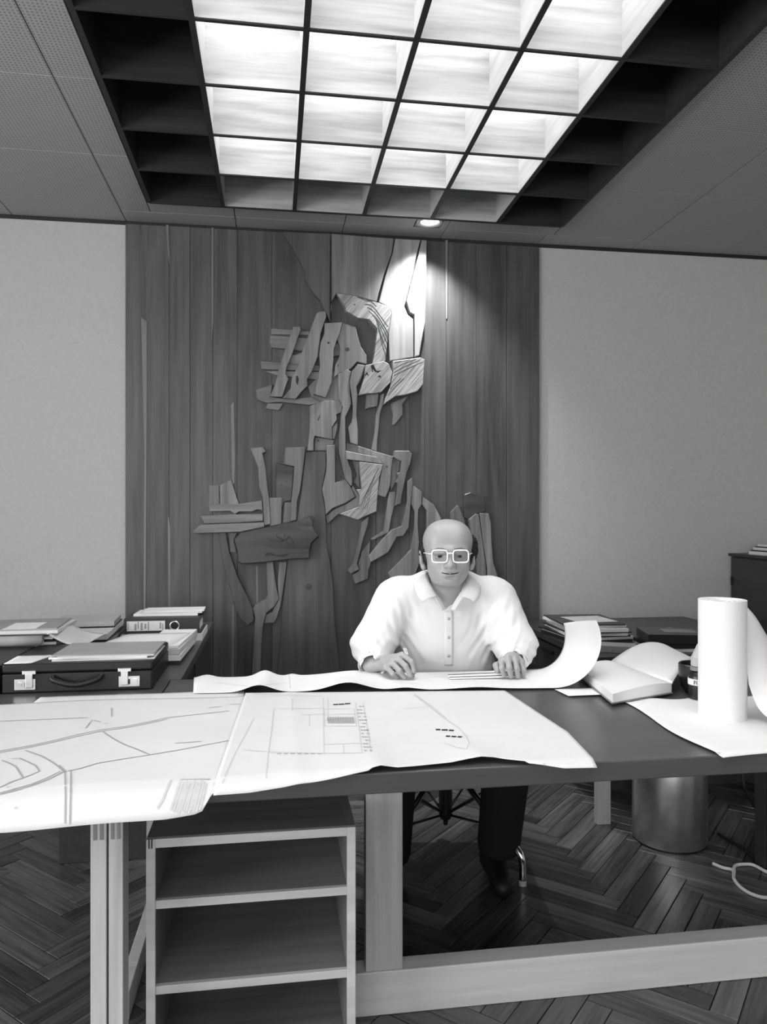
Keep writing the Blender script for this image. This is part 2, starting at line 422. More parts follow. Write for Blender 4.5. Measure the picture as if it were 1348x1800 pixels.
# recessed downlight close to the relief
dl = empty('recessed_downlight', (DLX, DLY, H), 'round recessed downlight in the ceiling strip above the wood relief', 'spotlight')
lathe('trim_ring', (DLX, DLY, H), [(.05, .02), (.05, -.004), (.054, -.008), (.066, -.008), (.069, -.002), (.069, 0)], 'light_grey', dl, caps=False)
lathe('reflector', (DLX, DLY, H), [(.049, 0), (.046, .04), (.03, .09), (.0, .095)], 'paper', dl, caps=False)
lathe('bulb', (DLX, DLY, H + .045), [(0, -.02), (.018, -.014), (.024, 0), (.018, .014), (.01, .03), (0, .04)], 'lamp_glow', dl)
sp = bpy.data.lights.new('downlight_beam', 'SPOT'); sp.energy = 115; sp.spot_size = R(98); sp.spot_blend = 1.0; sp.shadow_soft_size = .02
so = bpy.data.objects.new('downlight_beam', sp); COL.objects.link(so); so.location = (DLX, DLY, H + .004); so.rotation_euler = (R(8), 0, 0)

# ================================================================ wooden wall relief
rel = empty('wooden_wall_relief', (.36, WY, 0), 'floor-to-ceiling panel of dark wood planks carrying an abstract carved wood relief', 'wall relief')
PY = WY - .03                                                     # front of the plank ground
seams = [220, 297, 334, 374, 417, 478, 582, 661, 719, 746, 785, 838, 892, 949]
for k, (a, b) in enumerate(zip(seams[:-1], seams[1:])):
    xa, xb = at_y(a, 700, PY).x, at_y(b, 700, PY).x
    dy = random.uniform(-.002, .002) + (.010 if a >= 746 else 0)
    box('plank', xa + .0008, xb - .0008, PY + dy, WY - .001, .0, H - .022, 'panel_wood', rel, bevel=.001)
ZA = (440, 400, 3.965); ZC = (540, 640, 4.5); ZD = (320, 760, 4.09); ZE = (600, 840, 3.744); PX = (0, 0, 1.)
def piece(z, pts, lev, mat='relief_wood', thick=None, name='relief_piece', bev=.0025, lo=0.):
    yf = PY - lev
    P = [at_y(z[0] + x / z[2], z[1] + y / z[2], yf) for x, y in pts]
    yb = PY + .002 - lo if thick is None else yf + thick
    return put(name, prism_mesh(P, (0, yb - yf, 0), bev), mat, rel)
RP, RF, RB, RG = 'relief_wood_pale', 'relief_wood_flat', 'burl_wood', 'grooved_wood'
# raised upper boards with cracks between them
piece(ZA, [(225,28),(320,180),(385,310),(380,355),(430,440),(490,510),(525,590),(555,655),(556,42)], .045, 'panel_wood')
piece(ZA, [(566,42),(1000,76),(985,180),(930,330),(890,470),(880,515),(745,480),(600,455),(566,520)], .042, 'relief_wood')
piece(ZA, [(1010,77),(1186,86),(1138,270),(1083,505),(1072,548),(1098,608),(1136,640),(1136,900),(970,928),(962,740),(985,590),(950,545),(896,518),(940,340),(990,180)], .032, RP)
piece(ZA, [(1196,86),(1229,88),(1219,660),(1192,800),(1178,888),(1146,898),(1144,606),(1112,590),(1088,512),(1124,380),(1152,270)], .034, RP)
piece(ZA, [(600,455),(700,470),(745,480),(830,510),(885,522),(950,545),(985,590),(970,680),(960,740),(950,850),(940,930),(850,950),(865,870),(880,740),(885,705),(830,640),(750,630),(700,600),(665,580),(660,545),(630,500)], .055, RG)
# head of the left figure: slats and fingers
for q, l in (([(145,700),(415,722),(412,748),(145,745)], .012), ([(140,748),(400,772),(370,862),(145,835),(132,790)], .018), ([(290,892),(480,832),(480,902),(300,992),(250,980)], .014),
             ([(70,928),(480,960),(480,1000),(78,986)], .02), ([(100,1000),(480,1004),(470,1062),(180,1030)], .014), ([(575,820),(625,790),(622,890),(575,900)], .02)):
    piece(ZA, q, l, RF)
piece(ZA, [(560,1000),(620,1015),(660,1030),(650,1210),(500,1225),(430,1185),(400,1110),(440,1070)], .022, 'relief_wood')
piece(ZA, [(300,690),(345,690),(352,710),(320,800),(285,900),(250,980),(245,1020),(265,1055),(245,1110),(222,1180),(135,1178),(165,1110),(190,1030),(205,960),(245,840),(270,770)], .045)
piece(ZA, [(525,582),(530,620),(515,660),(490,740),(480,820),(470,900),(430,1000),(395,1060),(398,1105),(360,1140),(315,1195),(225,1188),(280,1120),(290,1040),(330,970),(350,900),(375,820),(410,740),(430,680),(460,600),(480,585)], .052)
piece(ZA, [(518,665),(640,660),(620,740),(600,790),(580,850),(578,920),(570,1000),(565,1080),(525,1185),(440,1160),(470,1060),(485,960),(480,880),(490,800),(515,740)], .058)
piece(ZA, [(642,662),(735,690),(745,740),(770,830),(810,890),(810,950),(745,935),(700,985),(620,1015),(580,1050),(590,960),(620,900),(622,830),(605,780),(625,720)], .04)
piece(ZA, [(38,1130),(155,1090),(140,1180),(225,1190),(315,1195),(430,1180),(500,1222),(410,1237),(210,1215),(110,1222),(45,1200)], .03, RF)
piece(ZA, [(120,1222),(230,1225),(200,1275),(105,1262)], .016, RF)
piece(ZC, [(20,330),(130,290),(250,285),(278,330),(270,380),(230,400),(235,440),(195,500),(195,595),(60,568),(50,600),(48,685),(0,685),(15,560),(22,440)], .042)
piece(ZC, [(60,575),(215,600),(205,640),(150,640),(150,685),(55,685)], .014, RF)
piece(ZC, [(195,500),(235,455),(240,500),(225,560),(215,595),(197,590)], .03)
piece(ZC, [(245,80),(320,40),(345,60),(335,130),(340,240),(350,310),(330,360),(300,420),(300,500),(305,700),(330,790),(355,850),(355,960),(345,965),(300,910),(275,800),(250,700),(250,560),(260,480),(265,400),(280,340),(250,280),(245,180)], .05)
piece(ZC, [(350,60),(400,0),(455,10),(440,80),(420,130),(390,180),(400,240),(395,300),(390,400),(400,520),(400,640),(340,620),(325,500),(350,460),(360,400),(360,320),(350,240),(335,140)], .056)
piece(ZA, [(800,960),(930,930),(965,950),(990,1010),(975,1080),(915,1145),(870,1155),(820,1155),(755,1168),(770,1120),(795,1040)], .075, RG)
piece(ZA, [(992,930),(1185,905),(1215,920),(1205,1090),(1165,1140),(1080,1165),(1010,1175),(930,1232),(940,1190),(972,1120),(988,1040),(995,1000)], .07, RG)
piece(ZA, [(808,1165),(895,1155),(885,1245),(830,1255),(800,1268)], .03)
piece(ZC, [(585,240),(610,230),(600,310),(575,400),(565,520),(555,600),(550,690),(510,675),(535,540),(545,400),(570,320)], .03, RP)
piece(ZC, [(660,310),(800,250),(752,320),(757,398),(690,482),(670,482),(680,400)], .02)
# middle: beam, cloth, comb
piece(ZC, [(310,620),(400,645),(395,705),(305,685)], .012, RF)
piece(ZC, [(400,645),(555,695),(680,730),(670,790),(655,960),(640,1010),(620,1055),(555,1035),(575,900),(600,792),(550,740),(395,700)], .04)
piece(ZC, [(305,685),(550,735),(600,790),(310,752)], .06, RP)
piece(ZC, [(410,772),(600,795),(570,900),(555,1050),(548,1165),(490,1190),(400,1232),(255,1185),(410,1125),(415,1040),(390,990),(432,990),(420,880)], .062, RG)
piece(ZC, [(355,760),(405,772),(415,985),(362,935),(390,880)], .02)
piece(ZC, [(690,685),(805,685),(830,710),(815,790),(790,850),(770,940),(745,1060),(740,1105),(695,1120),(710,1010),(715,945),(700,935),(720,890),(705,865),(735,855),(745,770),(680,735)], .05)
piece(ZC, [(672,745),(735,750),(725,850),(700,930),(660,1010),(655,960)], .016)
piece(ZC, [(645,1010),(700,1010),(690,1120),(665,1220),(645,1330),(520,1395),(500,1385),(600,1320),(625,1150)], .024)
piece(ZC, [(790,930),(830,900),(835,940),(825,1040),(815,1150),(805,1290),(760,1360),(710,1365),(680,1420),(640,1490),(500,1570),(487,1520),(600,1380),(670,1310),(750,1280),(770,1200),(790,1080)], .044)
piece(ZC, [(840,960),(905,1010),(905,1110),(880,1150),(875,1260),(890,1480),(895,1560),(850,1680),(675,1740),(640,1655),(820,1470),(830,1400),(845,1300),(850,1170),(820,1110),(825,1010)], .034)
piece(ZC, [(912,1050),(1000,1110),(1060,1220),(1010,1500),(945,1500),(945,1160),(908,1110)], .026)
piece(ZC, [(430,1250),(490,1195),(480,1270),(440,1390),(420,1480),(395,1580),(410,1625),(345,1660),(322,1635),(360,1580),(380,1500),(410,1380)], .04)
piece(ZC, [(355,1670),(410,1632),(400,1580),(430,1480),(500,1400),(490,1520),(505,1570),(485,1630),(480,1700),(380,1740)], .024)
piece(ZC, [(150,640),(218,640),(220,938),(300,912),(340,965),(380,1050),(300,1100),(200,1140),(148,1190),(140,1100),(118,990),(150,850),(155,760)], .046)
piece(ZC, [(150,1200),(210,1150),(310,1105),(385,1055),(347,980),(362,960),(412,1045),(408,1125),(250,1185),(160,1265)], .03)
# left figure
piece(ZD, [(888,137),(1035,137),(1035,250),(1005,410),(1030,560),(1035,650),(1040,820),(1060,900),(1085,1100),(1100,1400),(1125,1640),(1135,1800),(680,1800),(710,1480),(720,1250),(755,930),(825,630),(860,400)], .02, 'panel_wood')
piece(ZD, [(740,110),(885,105),(880,160),(865,300),(845,430),(825,500),(820,630),(780,640),(785,500),(800,330),(805,245),(730,230)], .04)
piece(ZD, [(675,220),(803,248),(785,490),(735,500),(720,540),(675,470)], .022, RB)
piece(ZD, [(485,115),(580,105),(600,140),(578,150),(600,260),(610,370),(625,480),(635,660),(590,670),(580,470),(555,400),(545,250),(510,160)], .044)
piece(ZD, [(625,470),(718,470),(712,660),(633,675)], .034)
piece(ZD, [(735,502),(788,502),(780,645),(725,655)], .03)
piece(ZD, [(195,380),(265,380),(268,520),(192,520)], .006, bev=.001); piece(ZD, [(272,378),(352,340),(392,470),(412,520),(275,520)], .01, bev=.001)
piece(ZD, [(185,515),(400,515),(575,490),(580,560),(540,555),(500,570),(410,570),(380,590),(345,565),(200,570)], .04, RF)
piece(ZD, [(130,600),(350,590),(580,588),(582,637),(400,650),(160,655)], .046, RF)
piece(ZD, [(70,715),(130,665),(590,647),(590,680),(420,715),(90,728)], .05, RF)
piece(ZD, [(260,720),(315,720),(340,860),(400,1040),(470,1180),(510,1270),(518,1355),(470,1390),(420,1340),(375,1250),(360,1180),(310,1000),(280,860)], .026, 'panel_wood')
piece(ZD, [(335,720),(400,720),(372,770),(395,870),(345,860)], .018)
piece(ZD, [(605,930),(655,930),(670,1060),(695,1200),(665,1250),(605,1300),(580,1400),(570,1550),(560,1790),(498,1790),(515,1500),(525,1330),(510,1270),(525,1240),(600,1200),(615,1170)], .042)
piece(ZD, [(700,930),(755,930),(735,1080),(710,1240),(680,1340),(660,1370),(590,1375),(600,1312),(650,1290),(662,1254),(692,1204),(688,1060)], .032)
burl = piece(ZD, [(370,770),(420,720),(650,670),(820,640),(915,600),(940,640),(950,700),(985,745),(930,800),(918,860),(918,908),(760,915),(600,935),(430,950),(400,930),(395,860),(380,800)], .082, RB, bev=.005)
burl['label'] = 'dark knotty slab of burl wood'
for q in ([(592,885),(612,862),(650,870),(680,882),(745,876),(770,866),(760,886),(735,898),(680,892),(640,884),(610,890)], [(668,728),(690,748),(735,772),(725,780),(685,758)], [(610,765),(660,776),(740,774),(740,782),(655,784)],
          [(742,776),(768,742),(805,780),(806,800),(790,806),(798,782),(770,756),(752,784)], [(736,728),(742,744),(738,750),(730,740)], [(752,784),(790,812),(784,820),(748,794)]):
    piece(ZD, q, .0826, 'black', .004, 'crack', 0)
for (z, x, y, r, l) in ((ZA,675,850,17,.0402), (ZA,727,537,6,.0552), (ZA,545,803,9,.0582), (ZA,610,962,6,.0402), (ZA,632,335,8,.0302), (ZC,88,607,9,.0142), (ZD,715,378,9,.0222), (ZD,745,350,7,.0222), (ZD,910,1110,26,.0202), (ZC,630,812,8,.0402), (ZC,265,890,7,.012), (ZD,1145,322,6,.01)):
    piece(z, [(x + r * math.cos(t * math.pi / 5), y + r * .9 * math.sin(t * math.pi / 5)) for t in range(10)], l, 'burl_wood', .002, 'knot', 0)
for q, l in (([(318,1040),(330,1030),(338,1060),(330,1100),(318,1080)], .0523), ([(468,1340),(488,1295),(484,1320),(472,1350)], .0423)): piece(ZA, q, l, 'black', .002, 'crack', 0)
for q in ([(795,1030),(812,1005),(828,1035),(818,1030),(808,1022),(800,1035)], [(840,960),(858,955),(880,1000),(915,995),(890,1012),(868,1004),(850,985),(858,1010),(848,1005)], [(884,1040),(905,1028),(912,1048),(900,1042)]):
    piece(ZA, q, .0753, 'black', .002, 'crack', 0)
# grain ridges standing out of the curved upper piece and the two plates
def ridges(z, lines, lev, w, mat, name='grain_ridge'):
    for pts in lines:
        P = [at_y(z[0] + x / z[2], z[1] + y / z[2], PY - lev) for x, y in pts]
        put(name, mesh(*d_tube(smooth_path(P, 4), w, 5)), mat, rel)
ridges(ZA, [[(745,482),(800,505),(850,520),(880,548)], [(800,535),(850,545),(895,600),(960,690)], [(815,555),(860,580),(910,650),(965,745)], [(830,580),(880,630),(930,710),(962,780)], [(850,600),(885,650),(925,740),(955,810)], [(868,610),(890,680),(925,790),(950,850)], [(880,640),(900,730),(925,830),(945,890)]], .0545, .0022, 'burl_wood')
ridges(ZA, [[(1000,985),(1060,950),(1150,915)], [(1000,1010),(1080,965),(1180,920)], [(1000,1030),(1090,985),(1195,935)], [(975,1130),(1000,1095),(1050,1050)], [(960,1170),(1010,1110),(1070,1050)], [(1005,940),(1050,930),(1110,920)]], .0695, .0018, 'burl_wood')
ridges(ZC, [[(430 + k * 18 - 30, 1125 - k * 2 + 30), (470 + k * 14, 1010 - k * 26), (560 + k * 2 , 830 - k * 2)] for k in range(0, 5)], .0615, .0015, 'burl_wood')
# right of the sitter
piece(ZE, [(810,110),(850,95),(940,120),(950,220),(905,230),(870,240),(840,280),(810,260)], .016, 'burl_wood')
piece(ZE, [(840,275),(885,235),(905,240),(930,430),(950,560),(955,630),(940,655),(900,640),(885,480),(860,380)], .036)
piece(ZE, [(910,230),(970,235),(985,300),(990,430),(1000,560),(1035,665),(1025,690),(960,650),(960,600),(930,420)], .03)
piece(ZE, [(715,230),(765,180),(775,190),(815,290),(800,420),(720,420)], .018)
# pale sapwood streaks let into the planks
for q in ([(248,558),(258,565),(258,700),(256,1075),(252,1075),(254,800)], [(292,395),(296,395),(297,430),(299,470),(295,440)], [(372,400),(375,400),(375,560),(372,600)], [(406,712),(411,705),(413,800),(412,850),(408,850)], [(580,412),(583,412),(583,545),(581,545)],
          [(783,422),(787,422),(786,560),(784,560)], [(408,1064),(412,1062),(411,1190),(407,1190)], [(450,995),(453,995),(453,1062),(451,1062)], [(295,900),(299,930),(299,1070),(296,1070)]):
    piece(PX, q, .0015 if q[0][0] < 746 else -.006, 'sap_wood', .004, 'sapwood_streak', 0)

# ================================================================ tables, shelf, side desks
TZ = .75; TT = .045; TYF = 1.56; TYB = 2.535
t2 = empty('work_table', (.75, 2.05, 0), 'long dark-topped work table with pale timber frame in the foreground', 'table')
box('tabletop', -.338, 1.86, TYF, TYB, TZ - TT, TZ, 'table_wood', t2, bevel=.003)
def upright(p, x0, x1, y0, y1, z0, z1, name='leg'): return box(name, x0, x1, y0, y1, z0, z1, 'frame_wood_upright', p, bevel=.002)
l = upright(t2, -.338, -.309, 1.60, 1.66, 0, TZ - TT)
for k in range(2): box('finger_joint', -.333 + k * .012, -.327 + k * .012, 1.598, 1.602, .628, TZ - TT - .001, 'mid_grey', l)
upright(t2, .235, .332, 1.91, 1.95, .113, TZ - TT, 'post')
upright(t2, 1.66, 1.757, 1.91, 1.95, .113, TZ - TT, 'post')
box('floor_rail', .195, 1.80, 1.905, 1.965, 0, .113, 'frame_wood', t2, bevel=.003)
box('cross_rail', -.338, -.309, 1.665, 2.48, .63, TZ - TT, 'dark_desk_wood', t2)
upright(t2, -.338, -.309, 2.44, 2.50, 0, TZ - TT)
rl = box('leg', 1.765, 1.835, 2.47, 2.53, 0, TZ - TT, 'dark_desk_wood', t2, bevel=.003)
for k in range(3): box('groove_bead', 1.772 + k * .022, 1.782 + k * .022, 2.464, 2.4705, 0, TZ - TT, 'dark_desk_wood', rl)
box('apron', -.25, 1.76, 2.46, 2.485, .60, TZ - TT, 'dark_desk_wood', t2)
t1 = empty('work_table', (-.9, 2.05, 0), 'dark-topped table at left, under the hanging site plan', 'table')
box('tabletop', -1.55, -.342, TYF, TYB, TZ - TT, TZ, 'table_wood', t1, bevel=.003)
l = upright(t1, -.374, -.342, 1.60, 1.66, 0, TZ - TT)
for k in range(2): box('finger_joint', -.368 + k * .013, -.361 + k * .013, 1.598, 1.602, .628, TZ - TT - .001, 'mid_grey', l)
box('floor_rail', -.40, -.368, 1.98, 2.50, 0, .07, 'frame_wood', t1, bevel=.002)
upright(t1, -.40, -.368, 2.44, 2.50, .07, TZ - TT); upright(t1, -1.53, -1.498, 1.60, 1.66, 0, TZ - TT); upright(t1, -1.53, -1.498, 2.44, 2.50, 0, TZ - TT)

sh = empty('open_shelf_unit', (-.05, 1.9, 0), 'pale open wooden shelf unit standing on the floor under the table', 'shelf')
SX0, SX1, SY0, SY1, SZ = -.283, .188, 1.72, 2.16, .571
E1 = .012  # front strips split off pale; boards behind carry painted shade in their colour
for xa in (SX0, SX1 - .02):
    o = box('side_panel', xa, xa + .02, SY0 + E1, SY1, 0, SZ, 'shelf_wood_shaded', sh); box('front_edge', xa, xa + .02, SY0, SY0 + E1, 0, SZ, 'shelf_edge_wood', o, bevel=.001)
tp = box('top_panel', SX0 + .02, SX1 - .02, SY0 + E1, SY1, SZ - .02, SZ, 'shelf_wood_shaded', sh); box('front_edge', SX0 + .02, SX1 - .02, SY0, SY0 + E1, SZ - .02, SZ, 'shelf_edge_wood', tp, bevel=.001)
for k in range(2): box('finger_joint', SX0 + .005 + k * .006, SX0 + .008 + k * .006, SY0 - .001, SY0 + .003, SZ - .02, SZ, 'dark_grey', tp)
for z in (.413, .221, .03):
    o = box('shelf_board', SX0 + .02, SX1 - .02, SY0 + .014, SY1 - .01, z, z + .019, 'shelf_wood_shaded', sh); box('front_edge', SX0 + .02, SX1 - .02, SY0 + .002, SY0 + .014, z, z + .019, 'shelf_edge_wood', o, bevel=.001)
box('back_panel', SX0 + .02, SX1 - .02, SY1 - .01, SY1, 0, SZ - .02, 'shelf_wood_shaded', sh)

DZ = .704
dL = empty('side_desk', (-1., 3.3, 0), 'dark side desk at left against the wall, loaded with files and a briefcase', 'desk')
DL = .75
box('desktop', -1.75, -.305, 2.540, 3.87, DL - .035, DL, 'table_wood', dL, bevel=.002)
box('end_panel', -.340, -.316, 3.1, 3.85, 0, DL - .035, 'dark_desk_wood', dL); box('apron', -.337, -.322, 2.6, 3.1, DL - .13, DL - .035, 'dark_desk_wood', dL)
box('dark_block', -.79, -.45, 2.9, 3.4, 0, DL - .035, 'dark_desk_wood', dL, bevel=.003)  # plain dark box standing under the desk
dR = empty('side_desk', (1.8, 3.5, 0), 'dark side desk at right against the wall, stacked with books', 'desk')
box('desktop', 1.325, 2.35, 2.92, WY - .065, DZ - .03, DZ, 'dark_desk_wood', dR, bevel=.002)
box('end_panel', 1.337, 1.395, 2.94, 2.975, 0, DZ - .03, 'frame_wood_upright', dR, bevel=.001)
for k in range(3):
    d = box('drawer', 1.337, 1.36, 3.02 + k * .325, 3.335 + k * .325, DZ - .19, DZ - .045, 'dark_desk_wood', dR, bevel=.002)
    box('drawer_pull', 1.322, 1.337, 3.1 + k * .325, 3.25 + k * .325, DZ - .085, DZ - .07, 'black', d)
box('back_panel', 1.40, 2.3, 3.0, 3.02, .12, DZ - .03, 'dark_desk_wood', dR)
box('modesty_panel', 1.362, 1.375, 3.02, WY - .075, 0.3, DZ - .19, 'dark_desk_wood', dR)

cb = empty('tall_cabinet', (2.9, 3.3, 0), 'tall dark cabinet against the right wall with magazines on top', 'cabinet')
box('body', 2.69, XR - .002, 2.55, WY - .005, 0, 1.045, 'dark_desk_wood', cb); box('top', 2.672, XR - .002, 2.54, WY - .004, 1.049, 1.066, 'dark_desk_wood', cb, bevel=.001)
for k in range(2):
    d = box('door', 2.672, 2.688, 2.56 + k * .745, 3.30 + k * .745, .05, 1.04, 'dark_desk_wood', cb, bevel=.001)
    box('hinge', 2.666, 2.673, 4.025 if k else 2.58, 4.04 if k else 2.595, .88, .93, 'black', d)

# steel cylinder on the parquet
st = empty('steel_cylinder', (1.565, 2.775, 0), 'brushed steel cylinder standing on the parquet beneath the table', 'bin')
lathe('body', (1.565, 2.775, 0), [(.138, .004), (.142, .010), (.142, .52), (.138, .525), (.134, .52), (.134, .02), (0, .02)], 'steel', st, 64)
lathe('foot_ring', (1.565, 2.775, 0), [(.130, 0), (.139, 0), (.139, .006), (.130, .006), (.130, 0)], 'black', st, 48)

# swivel chair
def LP(u, v, d): return at_d(u, v, d)
hub = LP(783, 1440, 2.85); hx, hy = hub.x, hub.y
ch = empty('swivel_chair', (hx, hy, 0), 'swivel chair with dark column and chrome star base under the sitter', 'chair')
lathe('column', (hx, hy, 0), [(0, .105), (.008, .108), (.010, .125), (.022, .135), (.026, .15), (.026, .40), (0, .40)], 'black_plastic', ch, 24)
ch_r = lambda a, r, z: Vector((hx + r * math.cos(a), hy + r * math.sin(a), z))
for k in range(4):
    a = R(-45 - 8.38 + 90 * k)
    pts = smooth_path([ch_r(a, .02, .345), ch_r(a, .16, .245), ch_r(a, .29, .15), ch_r(a, .345, .10), ch_r(a, .352, .05), ch_r(a, .352, .018)], 6)
    g = tube('base_leg', pts, .013, 'chrome', ch)
    lathe('glide', ch_r(a, .352, 0), [(0, 0), (.014, 0), (.014, .014), (.008, .02), (0, .02)], 'cap_pale', g, 16)
    tube('brace_rod', [ch_r(a, .02, .15), ch_r(a, .255, .172)], .0045, 'black_plastic', ch, 6)
    b = R(-45 - 8.38 + 90 * (k + 1)); tube('brace_rod', [ch_r(a, .15, .25), ch_r(a, .02, .16)], .0045, 'black_plastic', ch, 6)
me = rbox_mesh((hx, hy - .05, .40), (.50, .48, .07), -YAW, .025); put('seat', me, 'black_leather', ch, smooth=True)
me = rbox_mesh((hx + .05, hy + .235, .5), (.40, .05, .30), -YAW, .02, (R(-8), 0)); put('backrest', me, 'black_leather', ch, smooth=True)
tube('backrest_arm', [Vector((hx, hy + .1, .41)), Vector((hx + .03, hy + .25, .42)), Vector((hx + .05, hy + .275, .55))], .014, 'chrome', ch)

# ================================================================ plans and papers on the table
from mathutils.bvhtree import BVHTree
def ribbons(name, lines, w, mat, sheet_o, lift):
    """flat printed strokes lying on a sheet: each stroke follows the sheet's own surface"""
    tree = BVHTree.FromPolygons([v.co for v in sheet_o.data.vertices], [p.vertices for p in sheet_o.data.polygons])
    E0 = Vector((0, 0, EYE)); vs, fs = [], []
    for pts in lines:
        P = []
        for (u0, v0), (u1, v1) in zip(pts[:-1], pts[1:]):
            n = max(1, int(math.hypot(u1 - u0, v1 - v0) / 6))
            P += [(u0 + (u1 - u0) * k / n, v0 + (v1 - v0) * k / n) for k in range(n)]
        P.append(pts[-1]); Q = []
        for u, v in P:
            h = tree.ray_cast(E0, (at_d(u, v, 1.) - E0).normalized())
            if h[0] is None: continue
            nrm = h[1] if h[1].z > 0 else -h[1]; Q.append((h[0] + nrm * lift, nrm))
        if len(Q) < 2: continue
        b0 = len(vs)
        for i, (p, nr) in enumerate(Q):
            d = Q[min(i + 1, len(Q) - 1)][0] - Q[max(i - 1, 0)][0]; s_ = nr.cross(d)
            s_ = s_.normalized() * w / 2 if s_.length > 1e-9 else Vector((w / 2, 0, 0))
            vs += [p + s_, p - s_]
            if i: fs.append((b0 + 2 * i - 2, b0 + 2 * i - 1, b0 + 2 * i + 1, b0 + 2 * i))
    me = bpy.data.meshes.new('m'); me.from_pydata([tuple(v) for v in vs], [], fs); me.update()
    return put(name, me, mat, sheet_o, kind='stuff' if len(lines) > 1 else None)
def zm(org, s, L): return [[(org[0] + x / s, org[1] + y / s) for x, y in l] for l in L]
def drape(x, y, z, ov, slope=.85):
    """a sheet running over the front edge of the table"""
    if y >= TYF - .004: return Vector((x, y, z))
    w = TYF - .004 - y
    return Vector((x, TYF - .004 - w * .86, z - .004 - min(7 * w * w, .02) - max(w - .05, 0) * slope))
def interp(tab, x):
    for (a, p), (b, q) in zip(tab[:-1], tab[1:]):
        if x <= b: return p + (q - p) * max(0, (x - a)) / (b - a)
    return tab[-1][1]
ZP = .7545
ovL = [(-1.4, .085), (-.85, .09), (-.72, .082), (-.62, .072), (-.5, .088), (-.2, .082), (-.13, .075), (-.1, .03)]
def planL(s, t):
    x = -1.35 + s * 1.25; xe = x - .012 + .03 * (1 - t) * s
    yb = 2.265 + .01 * math.sin(x * 9); yf = TYF - interp(ovL, x)
    return drape(xe, yb + (yf - yb) * t, ZP + .0012 * math.sin(x * 21 + 2 * t) * math.sin(t * 8), 0)
sp_ = sheet('site_plan', planL, 90, 60, 'plan_paper', label='large site plan with road lines hanging over the table edge at left', cat='plan')
Z0 = (0, 1180); s0 = 2.93
rd = [[(0,412),(150,385),(280,357),(400,327),(520,302),(650,285),(760,262),(860,240),(1000,225),(1180,205)], [(0,420),(150,393),(280,365),(400,336),(520,310),(650,292),(770,268),(860,248)],
      [(0,636),(80,615),(160,592),(250,558),(330,518),(290,482),(220,440),(130,408)], [(0,628),(80,606),(160,584),(240,552),(312,516)], [(335,520),(338,640),(336,785)], [(366,515),(364,640),(360,790)],
      [(350,515),(420,500),(500,475),(620,455),(770,432),(930,405),(1060,380),(1210,352)], [(530,312),(580,345),(640,378),(700,400),(770,430)], [(10,460),(50,475),(82,492),(120,550)], [(100,448),(150,470),(185,488),(204,516),(160,535),(120,550),(60,570),(0,600)],
      [(440,295),(475,252),(520,262)], [(900,372),(1040,362)], [(575,190),(575,235)], [(0,258),(200,250),(450,240)], [(340,520),(306,486)], [(1290,215),(1225,330),(1185,420),(1150,500),(1120,600)]]
ribbons('printed_lines', zm(Z0, s0, rd), .0032, 'print_grey', sp_, .0010)
tb = [[(880,560),(830,680)], [(850,640),(812,706)]] + [[(930 + k * 12, 560 + (k % 3) * 9), (880 + k * 13, 715 + (k % 4) * 6)] for k in range(12)] + [[(925,558),(1085,555)], [(60,452),(92,450)], [(535,270),(560,268)], [(30,600),(45,596)], [(75,704),(90,703)], [(1075,188),(1140,182)], [(1180,172),(1280,165)]]
ribbons('printed_lettering', zm(Z0, s0, tb), .0045, 'print_faint', sp_, .0010)
def planU(s, t): return Vector((-.69 + s * .60, 2.20 + t * .145, ZP - .0022 + .0006 * math.sin(s * 9)))
sheet('folded_plan', planU, 30, 8, 'plan_paper', label='plan sheet peeping out behind the large site plan', cat='plan')
ov2 = [(-.16, .052), (-.05, .05), (.05, .038), (.13, .024), (.19, .008), (.224, -.002), (.3, -.006), (.42, -.02), (.48, -.022), (.55, .004), (.62, .03), (.75, .036)]
lift2 = [(-.2, 0), (.1, 0), (.19, .004), (.224, .008), (.26, .001), (.38, .002), (.45, .010), (.5, .004), (.6, 0), (.8, 0)]
def plan2(s, t):
    xr = interp([(0, .70), (.45, .715), (.65, .722), (1, .695)], t); xl = -.085 - .035 * t
    x = xl + (xr - xl) * s
    yb = 2.285 - .085 * s; yf = TYF - interp(ov2, x)
    y = yb + (yf - yb) * t
    z = ZP + .0030 + interp(lift2, x) * max(0, t - .7) / .3 + .002 * math.exp(-((x - .05) / .02) ** 2)
    return drape(x, y, z, 0)
p2 = sheet('building_plan', plan2, 90, 60, 'plan_paper', label='large building plan with black marks at the table centre', cat='plan')
Z1 = (330, 1160); s1 = 1.847; Zq = ZP + .0054
b = [[(440,122),(441,210),(443,305)], [(455,122),(456,205)], [(340,125),(340,165)], [(280,160),(440,157)], [(443,160),(540,158),(548,215),(445,215),(443,160)], [(450,178),(545,176)], [(450,196),(546,194)], [(545,140),(556,215),(566,300)], [(570,140),(582,215),(596,300)],
     [(443,275),(566,270)], [(505,275),(507,305)], [(735,114),(780,148),(830,188),(880,222),(905,248),(914,272),(905,290),(870,284),(835,270)], [(735,110),(790,150),(840,190)], [(180,292),(280,300),(443,304),(566,302)], [(700,160),(800,150)], [(370,180),(440,176)], [(395,180),(395,215)], [(280,160),(272,230),(262,300),(255,385)], [(220,112),(440,118)], [(215,190),(150,310),(112,400)]]
ribbons('printed_lines', zm(Z1, s1, b), .0028, 'print_faint', p2, .0005)
q = [[(548 + 9 * (k % 3) + 2 * (k // 3), 150 + 11 * (k // 3)), (554 + 9 * (k % 3) + 2 * (k // 3), 153 + 11 * (k // 3))] for k in range(42) if k % 5] + [[(290 + 22 * k, 305), (303 + 22 * k, 305)] for k in range(7)] + [[(455 + 8 * k, 186), (459 + 8 * k, 206)] for k in range(11)]
ribbons('printed_details', zm(Z1, s1, q), .006, 'print_grey', p2, .0005)
